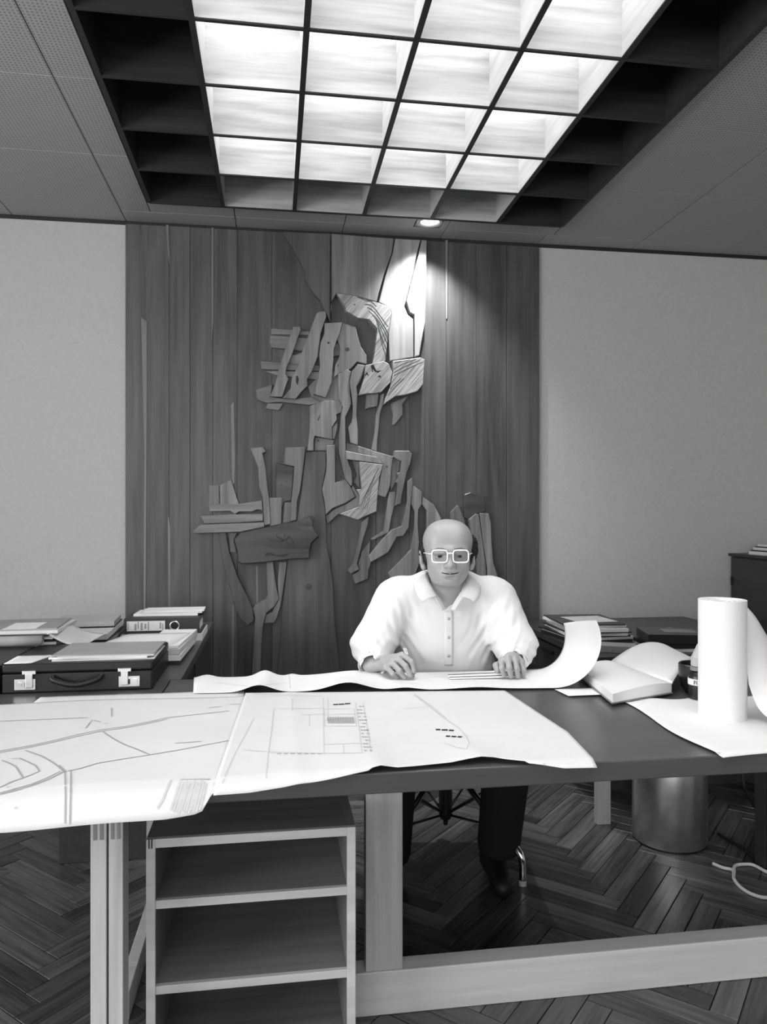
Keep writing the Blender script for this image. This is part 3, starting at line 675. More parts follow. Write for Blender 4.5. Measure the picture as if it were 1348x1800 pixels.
bl = [[(472,146),(488,145)], [(490,145),(508,144)], [(510,143),(528,142)], [(805,227),(820,227)], [(824,228),(844,228)], [(848,229),(864,230)], [(838,248),(852,249)], [(856,249),(872,250)], [(876,250),(890,251)]]
for l in zm(Z1, s1, bl): ribbons('black_mark', [l], .012, 'print_black', p2, .0007)
# the long plan the sitter draws on, its right end curling up
RB_ = .14
def plan3(s, t):
    L = s * 1.40; x0 = -.262 + .02 * t
    yb = 2.522 - .045 * s; yf = 2.31 - .10 * min(1, s * 1.2)
    y = yb + (yf - yb) * t
    x = x0 + L; z = ZP + .002
    xa = .905 - .05 * t
    f = t ** 1.5
    for c_, w_, a_ in ((-.045, .05, .022), (.225, .075, .026), (.40, .05, .008), (.62, .08, .006)): z += f * a_ * math.exp(-((x - c_) / w_) ** 2)
    for c_, w_, a_ in ((-.22, .03, .010), (-.03, .035, .020), (.06, .02, .006), (.27, .1, .012)): z += (1 - t) ** 1.5 * a_ * math.exp(-((x - c_) / w_) ** 2)
    if x > xa:
        a = (x - xa) / RB_; x = xa + RB_ * math.sin(a) * (1 - .10 * a * (1 - t)); z += RB_ * (1 - math.cos(a)); y += .03 * a * (1 - t) - .03 * a * t
    return Vector((x, y, z))
p3 = sheet('drawing_sheet', plan3, 140, 24, 'paper', label='long wavy drawing sheet under the sitting man\'s hands, right end curled up', cat='plan')
ribbons('printed_lines', [[(508,1186),(512,1222)], [(380,1200),(440,1207),(505,1200)], [(760,1190),(800,1189)], [(690,1200),(735,1202)]], .002, 'print_faint', p3, .0005)
# small sheet, open book, big paper roll
def small_sheet(s, t): return Vector((.86 + .14 * s + .01 * t, 2.20 - .085 * t, ZP + .0012 + .003 * s * 0))
sheet('note_sheet', small_sheet, 6, 4, 'paper', label='small white sheet sticking out under the open book', cat='paper')
bk = empty('open_book', (1.17, 2.25, TZ), 'thick white open book lying beside the curled drawing sheet', 'book')
Sf, Sb, Of, Ob = Vector((1.187, 2.092, 0)), Vector((1.160, 2.44, 0)), Vector((.955, 2.0, 0)), Vector((1.01, 2.37, 0))
def block(zt, z0, A, B, C, D, hump):
    def f(s, t):
        p = A * (1 - s) * (1 - t) + B * s * (1 - t) + C * s * t + D * (1 - s) * t
        return p, hump * math.sin(math.pi * min(1, s * 1.0 + .02)) ** .7 * (1 - s * .6)
    n = 14; vs, fs = [], []
    for i in range(n + 1):
        for t in (0, 1):
            p, hz = f(i / n, t); vs.append((p.x, p.y, z0 + .0)); vs.append((p.x, p.y, zt + hz))
    for i in range(n):
        a, c = 4 * i, 4 * (i + 1)
        fs += [(a + 1, a + 3, c + 3, c + 1), (a, c, c + 2, a + 2), (a, a + 1, c + 1, c), (a + 2, c + 2, c + 3, a + 3)]
    fs += [(0, 2, 3, 1), (4 * n, 4 * n + 1, 4 * n + 3, 4 * n + 2)]
    return mesh(vs, fs)
put('page_block', block(TZ + .036, TZ + .0115, Sf, Of, Ob, Sb, .012), 'paper', bk)
put('cover', block(TZ + .011, TZ + .0085, Sf + Vector((.002, -.004, 0)), Of + Vector((-.005, -.005, 0)), Ob + Vector((-.004, .004, 0)), Sb, 0), 'mid_grey', bk)
def rpage(s, t):
    a = Sf * (1 - t) + Sb * t; e = Vector((1.45, 2.40, 0)) * (1 - t) + Vector((1.46, 2.62, 0)) * t
    p = a * (1 - s) + e * s; p.z = TZ + .036 + .05 * math.sin(math.pi * (s * .75 + .02)) * (.6 + .4 * t) - .012 * s; return p
pg = sheet('right_page', rpage, 16, 10, 'paper', bk, th=.004)
rw = empty('paper_roll', (1.19, 1.836, TZ), 'tall white roll of drawing paper standing upright, its loose end unrolled', 'paper roll')
rc = Vector((1.19, 1.84, 0)); rr = .0605
sp3 = []
for k in range(0, 200):
    a = k / 199 * 2 * math.pi * 4; sp3.append((.016 + (rr - .017) * k / 199, a))
def rollwall(s, t):
    k = s * (len(sp3) - 1); i = min(int(k), len(sp3) - 2); fr = k - i
    r = sp3[i][0] * (1 - fr) + sp3[i + 1][0] * fr; a = sp3[i][1] * (1 - fr) + sp3[i + 1][1] * fr
    return rc + Vector((r * math.cos(a), r * math.sin(a), TZ + .006 + t * .314))
lathe('roll_body', (rc.x, rc.y, TZ + .006), [(.012, .309), (.012, .0), (rr, .0), (rr, .314), (.050, .3135), (.049, .312), (.038, .3125), (.037, .311), (.026, .3115), (.025, .3095), (.012, .309)], 'paper', rw, 64)
def flap(s, t):
    # loose end leaving the right side of the roll and falling onto the table
    top = [rc + Vector((rr * .97, .018, .318 + TZ)), Vector((1.30, 1.86, 1.02)), Vector((1.39, 1.87, .90)), Vector((1.50, 1.84, .79)), Vector((1.60, 1.80, .7625))]
    bot = [rc + Vector((rr * .8, -.042, .10 + TZ)), Vector((1.252, 1.775, .79)), Vector((1.275, 1.725, .764)), Vector((1.34, 1.66, .7605)), Vector((1.46, 1.58, .7600))]
    def cr(P, x):
        q_ = smooth_path(P, 8); k = x * (len(q_) - 1); i = min(int(k), len(q_) - 2); return q_[i].lerp(q_[i + 1], k - i)
    a, b_ = cr(top, s), cr(bot, s); p = b_.lerp(a, t)
    return p + Vector((.02, -.02, -.015)) * math.sin(math.pi * t) * min(1, s * 2)
sheet('loose_end', flap, 24, 16, 'paper', rw)
def flat(s, t):
    xl = .992 + .012 * math.sin(t * 7) + (.03 * max(0, .3 - t))
    x = xl + (1.78 - xl) * s; yb = 2.06 - .05 * s + .02 * math.sin(s * 22) * (s < .3); yf = TYF - .012 + .008 * math.sin(x * 18)
    y = yb + (yf - yb) * t
    return drape(x, y, ZP + .001 + .0015 * math.sin(x * 30) * math.sin(t * 6), 0)
sheet('unrolled_sheet', flat, 60, 40, 'paper', rw)
# pot, glue bottle
lathe('round_pot', (1.283, 2.118, TZ), [(0, .001), (.032, .001), (.045, .02), (.052, .06), (.052, .088), (.049, .091), (.046, .088), (.043, .05), (.03, .015), (0, .012)], 'black_plastic', None, 48, label='black round pot behind the standing paper roll', cat='pot')
bx_, by_ = 1.238, 2.03
gb = empty('glue_bottle', (bx_, by_, TZ + .006), 'dark glue bottle with white lettered label half hidden by the paper roll', 'bottle')
ZB = TZ + .0065
lathe('body', (bx_, by_, ZB), [(0, 0), (.028, 0), (.030, .004), (.030, .062), (.026, .074), (.018, .082), (.018, .09), (0, .09)], 'black_plastic', gb, 40)
lb = lathe('label_band', (bx_, by_, ZB), [(.0303, .042), (.0306, .042), (.0306, .060), (.0303, .060), (.0303, .042)], 'paper', gb, 40)
lathe('collar', (bx_, by_, ZB), [(.0182, .083), (.024, .083), (.024, .092), (.0182, .096), (.0182, .083)], 'mid_grey', gb, 32)
lathe('cap', (bx_, by_, ZB), [(.0, .0905), (.0225, .0965), (.0225, .122), (.020, .124), (.008, .152), (.005, .16), (0, .16)], 'cap_pale', gb, 32)
def letters(name, txt, size, loc, rot, mat, parent, depth=.0006):
    cu = bpy.data.curves.new(name, 'FONT'); cu.body = txt; cu.size = size; cu.align_x = 'CENTER'; cu.extrude = depth
    o = bpy.data.objects.new(name, cu); COL.objects.link(o); bpy.context.view_layer.update()
    me = bpy.data.meshes.new_from_object(o.evaluated_get(bpy.context.evaluated_depsgraph_get())); bpy.data.objects.remove(o)
    me.transform(Matrix.Translation(loc) @ rot.to_4x4()); 
    return put(name, me, mat, parent)
aF = R(-128); rt = Matrix.Rotation(aF + R(90), 3, 'Z') @ Matrix.Rotation(R(90), 3, 'X')
letters('lettering', 'FIX', .016, Vector((bx_ + .0308 * math.cos(aF), by_ + .0308 * math.sin(aF), ZB + .0455)), rt, 'print_black', lb)

# ================================================================ left side desk: briefcase, files
bc = empty('briefcase', (-.598, 2.58, DL), 'black leather briefcase with two nickel latches on the left desk', 'briefcase')
X0, X1, Y0, Y1 = -.82, -.376, 2.405, 2.762
box('case_base', X0, X1, Y0, Y1, DL, DL + .061, 'black_leather', bc, bevel=.006); box('case_lid', X0, X1, Y0, Y1, DL + .0622, DL + .0895, 'black_leather', bc, bevel=.006)
for u0, u1, flip in ((26, 63, 1), (209, 246, -1)):
    xa, xb = at_y(u0, 1195, Y0).x, at_y(u1, 1195, Y0).x; za, zb = DL + .012, DL + .045
    lt = box('latch', xa, xb, Y0 - .004, Y0 + .002, za, zb, 'nickel', bc, bevel=.001)
    xc_ = xb - .018 if flip > 0 else xa + .018
    box('hasp', xc_ - .011, xc_ + .011, Y0 - .009, Y0 - .003, za + .006, zb + .016, 'nickel', lt, bevel=.002); box('hasp_plate', xc_ - .02, xc_ + .02, Y0 - .008, Y0 + .002, zb + .014, zb + .026, 'nickel', lt, bevel=.002)
    xk = xa + .014 if flip > 0 else xb - .014
    put('lock_button', mesh(*d_tube([(xk, Y0 - .003, za + .018), (xk, Y0 - .008, za + .018)], .007, 16)), 'nickel', lt)
    xq = xk + flip * .018; box('keyhole', xq - .003, xq + .003, Y0 - .0046, Y0 - .0035, za + .008, za + .024, 'black', lt)
h0, h1 = at_y(92, 1195, Y0).x, at_y(178, 1195, Y0).x
hd = put('handle', mesh(*d_tube(smooth_path([(h0, Y0 - .006, DL + .050), (h0 + .012, Y0 - .016, DL + .040), ((h0 + h1) / 2, Y0 - .022, DL + .027), (h1 - .012, Y0 - .016, DL + .040), (h1, Y0 - .006, DL + .050)], 6), .009, 10)), 'black_leather', bc, smooth=True)
for x in (h0, h1): put('handle_stud', mesh(*d_tube([(x, Y0 + .001, DL + .051), (x, Y0 - .008, DL + .051)], .005, 12)), 'nickel', hd)
CZT = DL + .0895
zz = CZT
for k, (dx, dy, th, m, ang) in enumerate([(0, 0, .004, 'paper_dull', 1), (-.012, .004, .006, 'paper', -2), (.006, -.004, .004, 'paper_dull', 2), (0, .002, .003, 'card_grey', -.5)]):
    rbox('paper_folder', (-.53 + dx, 2.552 + dy, zz), (.31 - .01 * k * (k < 3), .226, th), R(ang - 1), m, label=['bottom sheaf', 'white sheaf', 'second folder', 'topmost grey card folder'][k] + ' of the folder stack on the briefcase', cat='folder', group='folders on the briefcase'); zz += th + .0004
sheet('loose_sheet', quad_fn((-.819, 2.42, CZT + .001), (-.74, 2.42, CZT + .001), (-.705, 2.55, CZT + .001), (-.819, 2.55, CZT + .001)), 6, 6, 'paper', label='white sheet on the left corner of the briefcase lid', cat='paper')
box('file_box', -1.31, -.826, 2.40, 2.75, DL, DL + .088, 'dark_grey', bevel=.003, label='dark flat file box left of the briefcase', cat='box')
rt_ = empty('rolled_plan', (-.97, 2.71, CZT), 'grey rolled plan lying below the magazine pile at far left', 'plan')
vsf = []
def rollp(s, t):
    a = s * math.pi * 5.2; r = .020 - .0009 * a; return Vector((-1.2 + t * .41, 2.71 + r * math.cos(a), CZT + .0215 + r * math.sin(a)))
sheet('rolled_sheet', rollp, 70, 4, 'card_grey', rt_, th=.0004)
def rolltail(s, t): return Vector((-.87 + t * .14, 2.93 + s * .09, CZT + .003 + .035 * (1 - s) ** 2 * (1 - t) + .002 * s))
# magazines piled on the far left
zz = DL; rnd = random.Random(3)
names = ['dark', 'white', 'grey', 'black', 'white', 'black', 'pale', 'grey']
mags = [('card_grey', .03), ('black', .014), ('paper', .018), ('dark_grey', .02), ('paper_dull', .016), ('black', .012), ('paper', .014), ('black', .006), ('paper_dull', .012), ('card_grey', .005)]
ords = ['lowest', 'second lowest', 'third lowest', 'fourth lowest', 'fifth lowest', 'sixth lowest', 'fourth from the top', 'third from the top', 'second from the top', 'topmost']
for k, (m, th) in enumerate(mags):
    w, d = rnd.uniform(.41, .46), rnd.uniform(.25, .295)
    o = rbox('magazine', (-1.0 + rnd.uniform(-.015, .02), 2.925 + rnd.uniform(-.01, .01), zz), (w, d, th * .92), R(rnd.uniform(-4, 5)), m, bevel=.0, label='%s magazine of the pile at the far left of the desk' % ords[k], cat='magazine', group='magazines piled at far left'); zz += th * .92 + .0005
topz = zz
rbox('cover_print', (-.90, 2.88, topz - .0004), (.11, .16, .0006), R(2), 'paper', o); rbox('cover_print', (-1.1, 2.88, topz - .0004), (.10, .16, .0006), R(2), 'dark_grey', o)
sheet('bent_sheet', lambda s, t: Vector((-.80 + .12 * s + .046 * t, 2.775 + .185 * t, DL + .094 + .035 * (1 - s) ** 2 - .02 * s * (1 - t))), 12, 8, 'paper_dull', label='bent sheet sliding off the pile behind the briefcase', cat='paper')
# flat stack in the middle
zz = DL
for k, (w, d, th, m) in enumerate([(.32, .5, .018, 'black'), (.30, .48, .022, 'card_grey'), (.30, .44, .006, 'black'), (.29, .42, .024, 'paper_dull'), (.28, .25, .003, 'black'), (.27, .24, .022, 'light_grey')]):
    rbox('document_tray' if k == 0 else 'paper_stack', (-.80, 3.285 + (.09 if k > 3 else 0), zz), (w * .92, d * .92, th * .92), R(-1 + k), m, label=['black tray at the bottom of the flat document stack', 'grey card stack lying in the black tray', 'thin black folder between two paper stacks', 'pale paper stack behind the briefcase folders', 'thin black folder beneath the light grey stack', 'light grey stack in front of the plaster wall'][k], cat='tray' if k == 0 else 'papers'); zz += th + .0005
# ring binder and papers by the right end
rbox('paper_ream', (-.478, 3.43, DL), (.34, .25, .031), R(0), 'paper_dull', label='paper stack beneath the ring binder', cat='papers')
rb = empty('ring_binder', (-.47, 3.42, DL + .032), 'dark ring binder lying flat, labelled spine and finger hole towards camera', 'binder')
bz = DL + .0325; bxa, bxb, bya, byb = -.637, -.312, 3.308, 3.535
box('spine', bxa, bxb - .008, bya, bya + .004, bz, bz + .066, 'dark_grey', rb, bevel=.001); box('cover', bxa, bxb, bya + .005, byb, bz, bz + .003, 'dark_grey', rb); box('cover', bxa, bxb, bya + .005, byb, bz + .063, bz + .066, 'dark_grey', rb)
box('page_stack', bxa + .01, bxb - .015, bya + .03, byb - .006, bz + .004, bz + .055, 'paper', rb)
sl = box('spine_label', at_y(223, 1107, bya).x, at_y(290, 1107, bya).x, bya - .001, bya, bz + .014, bz + .056, 'paper', rb)
for k, (a, w) in enumerate(((.02, .02), (.06, .006), (.2, .05), (.28, .03), (.36, .05), (.46, .05), (.55, .03), (.86, .04), (.93, .025))):
    x = at_y(223 + 67 * a, 1107, bya).x; box('label_print', x, x + w * .17, bya - .0016, bya - .0009, bz + .017 + .006 * (k % 2), bz + .053 - .004 * (k % 3), 'print_grey', sl)
xr_ = at_y(307, 1107, bya).x
vs, fs = d_tube([(xr_ + .019 * math.cos(a * math.pi / 12), bya - .001, bz + .033 + .019 * math.sin(a * math.pi / 12)) for a in range(24)], .004, 8, True)
put('finger_ring', mesh(vs, fs), 'nickel', rb, smooth=True); put('finger_hole', mesh(*d_tube([(xr_, bya - .0008, bz + .033), (xr_, bya + .0015, bz + .033)], .016, 20)), 'black', rb)
zz = bz + .0665
for k, (w, d, th, m, dx) in enumerate([(.30, .16, .010, 'paper', .0), (.29, .16, .006, 'paper_dull', .02), (.28, .15, .004, 'paper', .03)]):
    rbox('paper_sheaf', (-.47 + dx, 3.456, zz), (w * .92, d * .92, th), R(-2 + 2 * k), m, label=['lowest', 'middle', 'topmost'][k] + ' paper sheaf on top of the ring binder', cat='papers', group='papers on the ring binder'); zz += th + .0004
sheet('loose_sheet', quad_fn((-.645, 2.825, DL + .0705), (-.37, 2.805, DL + .0705), (-.332, 3.08, DL + .0705), (-.572, 3.08, DL + .0705)), 6, 6, 'paper', label='white sheet lying just behind the folders on the briefcase', cat='paper', th=.001)
zz = DL
for k, (w, d, th, m) in enumerate([(.14, .44, .016, 'dark_grey'), (.15, .46, .022, 'paper'), (.15, .45, .020, 'paper_dull'), (.145, .43, .010, 'paper')]):
    rbox('letter_stack', (-.398, 2.99, zz), (w * .92, d * .92, th * .92), R(-1 - k), m, label=['dark folder at the bottom of', 'second layer of', 'third layer of', 'top sheaf of'][k] + ' the letter stack beside the desk edge', cat='papers', group='letters at the desk edge'); zz += th + .0004
rbox('file_stack', (-.54, 2.945, DL), (.11, .277, .0685), R(0), 'card_grey', label='low grey file stack hidden behind the briefcase', cat='papers')

# ================================================================ right side desk
zz = DZ; rnd = random.Random(5)
for k, (w, d, th, m) in enumerate([(.34, .36, .012, 'dark_grey'), (.33, .36, .012, 'paper_dull'), (.34, .35, .005, 'black'), (.33, .35, .014, 'paper'), (.34, .36, .004, 'black'), (.32, .34, .016, 'paper_dull'), (.31, .33, .012, 'paper'), (.33, .34, .006, 'dark_grey')]):
    o = rbox('magazine', (1.487 + rnd.uniform(-.008, .012), 3.42 + rnd.uniform(-.01, .01), zz), (w * .88, d, th), R(rnd.uniform(-6, 6)), m, label=['bottom', 'second', 'third', 'fourth', 'fifth', 'sixth', 'seventh', 'topmost, dark-framed'][k] + ' magazine of the pile on the right desk', cat='magazine', group='magazines piled on the right desk'); zz += th + .0005
rbox('cover_print', (1.51, 3.42, zz - .0006), (.2, .2, .0007), R(4), 'light_grey', o)
fr = empty('black_box', (1.77, 3.085, DZ), 'black flat box with a grey picture panel on its lid, right desk', 'box')
zb = DZ
for k, (w, d, th, m) in enumerate([(.36, .30, .014, 'paper_dull'), (.37, .31, .016, 'black')]):
    rbox('book', (1.77, 3.085, zb), (w * .8, d * .72, th), R(-10 + 6 * k), m, label=['pale book under the black flat box', 'black book directly beneath the flat box'][k], cat='book'); zb += th + .0005
fr.location.z = zb
bb = rbox('box_body', (1.77, 3.085, zb), (.29, .215, .042), R(-14), 'black_plastic', fr, bevel=.002)
rbox('picture_panel', (1.785, 3.09, zb + .0415), (.14, .10, .0015), R(-14), 'photo_grey', fr)
rbox('small_book', (1.47, 3.04, DZ), (.16, .10, .03), R(-25), 'mid_grey', bevel=.002, label='small grey book left of the black flat box', cat='book')
rbox('tape_box', (1.88, 3.28, DZ), (.07, .11, .05), R(28), 'light_grey', bevel=.004, tilt=(0, 0), label='light grey small box behind the right end of the black flat box', cat='box')
rbox('dark_tray', (2.03, 3.3, DZ), (.13, .10, .03), R(5), 'black_plastic', bevel=.003, label='low black tray beside the light grey small box', cat='tray')
# on the tall cabinet
zz = 1.0665
for k, (th, m) in enumerate([(.018, 'paper_dull'), (.006, 'dark_grey'), (.014, 'paper_dull'), (.005, 'dark_grey'), (.012, 'paper_dull')]):
    rbox('catalogue', (2.865 + .006 * k, 3.75, zz), (.30 - .012 * k, .38, th), R(1 - k), m, label=['lowest', 'second', 'middle', 'fourth', 'topmost'][k] + ' catalogue of the stack on the tall cabinet', cat='catalogue', group='catalogues on the tall cabinet'); zz += th + .0005
box('card_box', 2.73, 2.98, 3.2, 3.50, 1.0665, 1.175, 'paper_dull', bevel=.002, label='pale card box at the right end of the cabinet top', cat='box')

# cords on the floor
wz = .006
pts = [at_z(u, v, wz) for u, v in ((1253,1518),(1270,1525),(1288,1530),(1290,1545),(1302,1560),(1322,1572),(1348,1578),(1385,1572),(1400,1556),(1375,1544),(1348,1533),(1325,1521),(1310,1519),(1292,1522),(1290,1534))]
tube('white_cord', smooth_path(pts, 6), .006, 'cord_white', label='coiled white cord lying on the parquet at right', cat='cord', seg=8)
pts = [at_z(1262, 1466, .01), at_z(1290, 1483, .006), at_z(1312, 1496, .006), at_z(1332, 1512, .006), at_z(1370, 1520, .006)]
tube('floor_cable', smooth_path(pts, 6), .006, 'cord_black', label='black cable running over the parquet beside the steel cylinder', cat='cable', seg=8)
pts = [Vector((1.90, 2.905, .71)), at_d(1305, 1358, 2.9), at_d(1309, 1388, 2.9), at_d(1322, 1410, 2.9), at_d(1333, 1430, 2.9), at_d(1350, 1470, 2.9), at_z(1375, 1500, .006)]
tube('hanging_cord', smooth_path(pts, 6), .006, 'cord_black', label='black cord hanging down from the right desk', cat='cord', seg=8)

# ================================================================ the sitting man (implicit surfaces, meshed once)
def surface_nets(F, ax):
    X, Y, Z = ax; ins = F < 0
    nx, ny, nz = F.shape
    cs = np.zeros((nx - 1, ny - 1, nz - 1), np.uint8)
    for i in (0, 1):
        for j in (0, 1):
            for k in (0, 1): cs += ins[i:nx - 1 + i, j:ny - 1 + j, k:nz - 1 + k]
    act = (cs > 0) & (cs < 8); I = np.argwhere(act); n = len(I)
    idx = -np.ones(act.shape, np.int64); idx[act] = np.arange(n)
    pos = np.zeros((n, 3)); cnt = np.zeros(n)
    def co(ii): return np.stack([X[ii[:, 0]], Y[ii[:, 1]], Z[ii[:, 2]]], 1)
    for d in range(3):
        o1, o2 = [(0, 1, 2)[(d + 1) % 3], (0, 1, 2)[(d + 2) % 3]]
        for a in (0, 1):
            for b in (0, 1):
                P = I.copy(); P[:, o1] += a; P[:, o2] += b; Q = P.copy(); Q[:, d] += 1
                fa, fb = F[P[:, 0], P[:, 1], P[:, 2]], F[Q[:, 0], Q[:, 1], Q[:, 2]]
                m = (fa < 0) != (fb < 0)
                t = np.where(m, fa / np.where(m, fa - fb, 1), 0)[:, None]
                pos += np.where(m[:, None], co(P) * (1 - t) + co(Q) * t, 0); cnt += m
    pos /= cnt[:, None]
    faces = []
    for d in range(3):
        o1, o2 = (d + 1) % 3, (d + 2) % 3
        sl0 = [slice(None)] * 3; sl1 = [slice(None)] * 3; sl0[d] = slice(0, -1); sl1[d] = slice(1, None)
        m = ins[tuple(sl0)] != ins[tuple(sl1)]
        E_ = np.argwhere(m); ok = (E_[:, o1] > 0) & (E_[:, o2] > 0) & (E_[:, o1] < F.shape[o1] - 1) & (E_[:, o2] < F.shape[o2] - 1); E_ = E_[ok]
        sg = ins[tuple(sl0)][E_[:, 0], E_[:, 1], E_[:, 2]]
        def cell(a, b):
            c = E_.copy(); c[:, o1] -= a; c[:, o2] -= b; return idx[c[:, 0], c[:, 1], c[:, 2]]
        q = np.stack([cell(1, 1), cell(0, 1), cell(0, 0), cell(1, 0)], 1); q[~sg] = q[~sg][:, ::-1]; faces.append(q)
    return pos, np.concatenate(faces)
class Field:
    def __init__(s, lo, hi, h):
        s.ax = [np.arange(a, b + h, h) for a, b in zip(lo, hi)]; s.F = np.full([len(a) for a in s.ax], .2, np.float32)
    def sub(s, lo, hi):
        sl = []
        for a, l, h in zip(s.ax, lo, hi): i, j = np.searchsorted(a, (l, h)); sl.append(slice(max(i - 1, 0), min(j + 1, len(a))))
        return tuple(sl), s.ax[0][sl[0]][:, None, None], s.ax[1][sl[1]][None, :, None], s.ax[2][sl[2]][None, None, :]
    def comb(s, sl, d, k, op):
        A = s.F[sl]
        if A.size == 0: return
        if op == '+':
            h = np.maximum(k - np.abs(A - d), 0) / k; s.F[sl] = np.minimum(A, d) - h * h * k / 4
        else:
            h = np.maximum(k - np.abs(-d - A), 0) / k; s.F[sl] = np.maximum(A, -d) + h * h * k / 4
    def cap(s, a, b, ra, rb=None, k=.01, op='+'):
        rb = ra if rb is None else rb; a = np.array(a, float); b = np.array(b, float); m = max(ra, rb) + k * 2 + .02
        sl, x, y, z = s.sub(np.minimum(a, b) - m, np.maximum(a, b) + m); v = b - a; L = max(v @ v, 1e-12)
        t = np.clip(((x - a[0]) * v[0] + (y - a[1]) * v[1] + (z - a[2]) * v[2]) / L, 0, 1)
        d = np.sqrt((x - a[0] - t * v[0]) ** 2 + (y - a[1] - t * v[1]) ** 2 + (z - a[2] - t * v[2]) ** 2) - (ra + t * (rb - ra))
        s.comb(sl, d, k, op)
    def ell(s, c, r, k=.01, op='+', rot=None):
        m = max(r) + 2 * k + .02; c = np.array(c, float); sl, x, y, z = s.sub(c - m, c + m)
        x, y, z = x - c[0], y - c[1], z - c[2]
        if rot is not None:
            M = np.array(rot.to_3x3().transposed()); x, y, z = M[0, 0] * x + M[0, 1] * y + M[0, 2] * z, M[1, 0] * x + M[1, 1] * y + M[1, 2] * z, M[2, 0] * x + M[2, 1] * y + M[2, 2] * z
        k0 = np.sqrt((x / r[0]) ** 2 + (y / r[1]) ** 2 + (z / r[2]) ** 2); k1 = np.sqrt((x / r[0] ** 2) ** 2 + (y / r[1] ** 2) ** 2 + (z / r[2] ** 2) ** 2)
        s.comb(sl, k0 * (k0 - 1) / np.maximum(k1, 1e-6), k, op)
    def fn(s, f, k=.01, op='+', lo=None, hi=None):
        lo = [a[0] for a in s.ax] if lo is None else lo; hi = [a[-1] for a in s.ax] if hi is None else hi
        sl, x, y, z = s.sub(lo, hi); s.comb(sl, f(x, y, z), k, op)
    def out(s): return surface_nets(s.F, s.ax)
D0 = 2.60; X0_ = .227
def Lp(u, v, d): return np.array(((u - 674) * d / FP - X0_, d - D0, EYE - (v - V0) * d / FP))       # picture point at a depth, in the man's own axes
MW = Matrix.Translation(Vector((X0_ * CC + D0 * SS, -X0_ * SS + D0 * CC, 0))) @ Matrix.Rotation(-YAW, 4, 'Z')
def np_mesh(parts):
    vs = []; fs = []; n = 0
    for p, f in parts: vs.append(p); fs.append(f + n); n += len(p)
    me = bpy.data.meshes.new('m'); me.from_pydata(np.concatenate(vs).tolist(), [], np.concatenate(fs).tolist()); me.update(); return me
def pput(name, me, mat, parent, smooth=True, **kw):
    """part of the man, given in his own axes"""
    me.name = name; o = bpy.data.objects.new(name, me); COL.objects.link(o); me.materials.append(MATS[mat])
    if smooth:
        for p in me.polygons: p.use_smooth = True
    if parent is None: o.matrix_world = MW; o.matrix_basis = MW
    else: o.parent = parent
    return tag(o, **kw)
HC = np.array((-.003, .0, 1.158))
def h_(x, y, z): return HC + np.array((x, y, z))
# ---- head, neck and upper chest
F = Field((-.16, -.14, .84), (.16, .26, 1.31), .0024)
F.ell(h_(0, .012, .036), (.081, .098, .087), .01)
for sx in (-1, 1): F.ell(h_(sx * .034, -.016, .052), (.046, .062, .054), .03)
F.ell(h_(0, -.022, -.018), (.070, .072, .066), .03)
F.ell(h_(0, -.036, -.058), (.046, .052, .034), .03)
F.cap(h_(-.016, -.070, -.082), h_(.016, -.070, -.082), .012, .012, .03)
F.ell(h_(0, -.076, -.080), (.020, .018, .013), .02)
for sx in (-1, 1):
    F.ell(h_(sx * .041, -.056, -.032), (.024, .024, .022), .03); F.ell(h_(sx * .041, -.026, -.058), (.022, .03, .026), .03)
    F.cap(h_(sx * .010, -.089, .017), h_(sx * .050, -.070, .018), .010, .009, .018)
F.ell(h_(0, -.01, -.088), (.047, .058, .022), .03)                                   # soft double chin
F.cap(h_(0, .03, -.06), h_(.003, .105, -.18), .058, .062, .03)
for sx in (-1, 1): F.ell(h_(sx * .034, -.100, -.002), (.020, .016, .012), .012, '-')
F.cap(h_(0, -.088, .006), h_(0, -.108, -.031), .0075, .0105, .012)
F.ell(h_(0, -.112, -.031), (.0125, .0115, .0105), .008)
for sx in (-1, 1):
    F.ell(h_(sx * .0145, -.099, -.034), (.0088, .011, .0085), .006); F.ell(h_(sx * .0080, -.108, -.0425), (.0046, .007, .0036), .003, '-')
    F.cap(h_(sx * .024, -.100, -.036), h_(sx * .038, -.085, -.066), .0034, .0026, .008, '-')
    F.ell(h_(sx * .034, -.076, -.002), (.0165, .0150, .0135), .004)                   # eyelids
    F.cap(h_(sx * .022, -.094, .0075), h_(sx * .048, -.082, .0065), .0042, .0036, .006)
    F.ell(h_(sx * .034, -.094, -.0025), (.0135, .016, .0040), .003, '-')
    F.cap(h_(sx * .024, -.0925, -.0145), h_(sx * .046, -.081, -.0125), .0022, .0018, .006, '-')
F.ell(h_(0, -.076, -.058), (.036, .022, .020), .02)
for sx in (-1, 1):
    F.cap(h_(0, -.0975, -.0605), h_(sx * .017, -.0935, -.0600), .0030, .0028, .002, '-'); F.cap(h_(sx * .017, -.0935, -.0600), h_(sx * .030, -.0825, -.0565), .0028, .0020, .002, '-')
F.cap(h_(-.013, -.0925, -.0680), h_(.013, -.0925, -.0680), .0052, .0052, .006)
F.ell(h_(0, -.096, -.0755), (.018, .006, .003), .008, '-')
for sx in (-1, 1):
    rt = Matrix.Rotation(R(18 * sx), 4, 'Z') @ Matrix.Rotation(R(8 * sx), 4, 'Y')
    F.ell(h_(sx * .090, .012, -.016), (.009, .021, .033), .008, '+', rt); F.ell(h_(sx * .099, .002, -.010), (.006, .011, .019), .005, '-', rt); F.ell(h_(sx * .084, .004, -.044), (.009, .010, .012), .006)
F.ell((0, .165, .92), (.115, .110, .13), .05)
head = F.out()
from mathutils.bvhtree import BVHTree
head_tree = BVHTree.FromPolygons(head[0].tolist(), head[1].tolist())
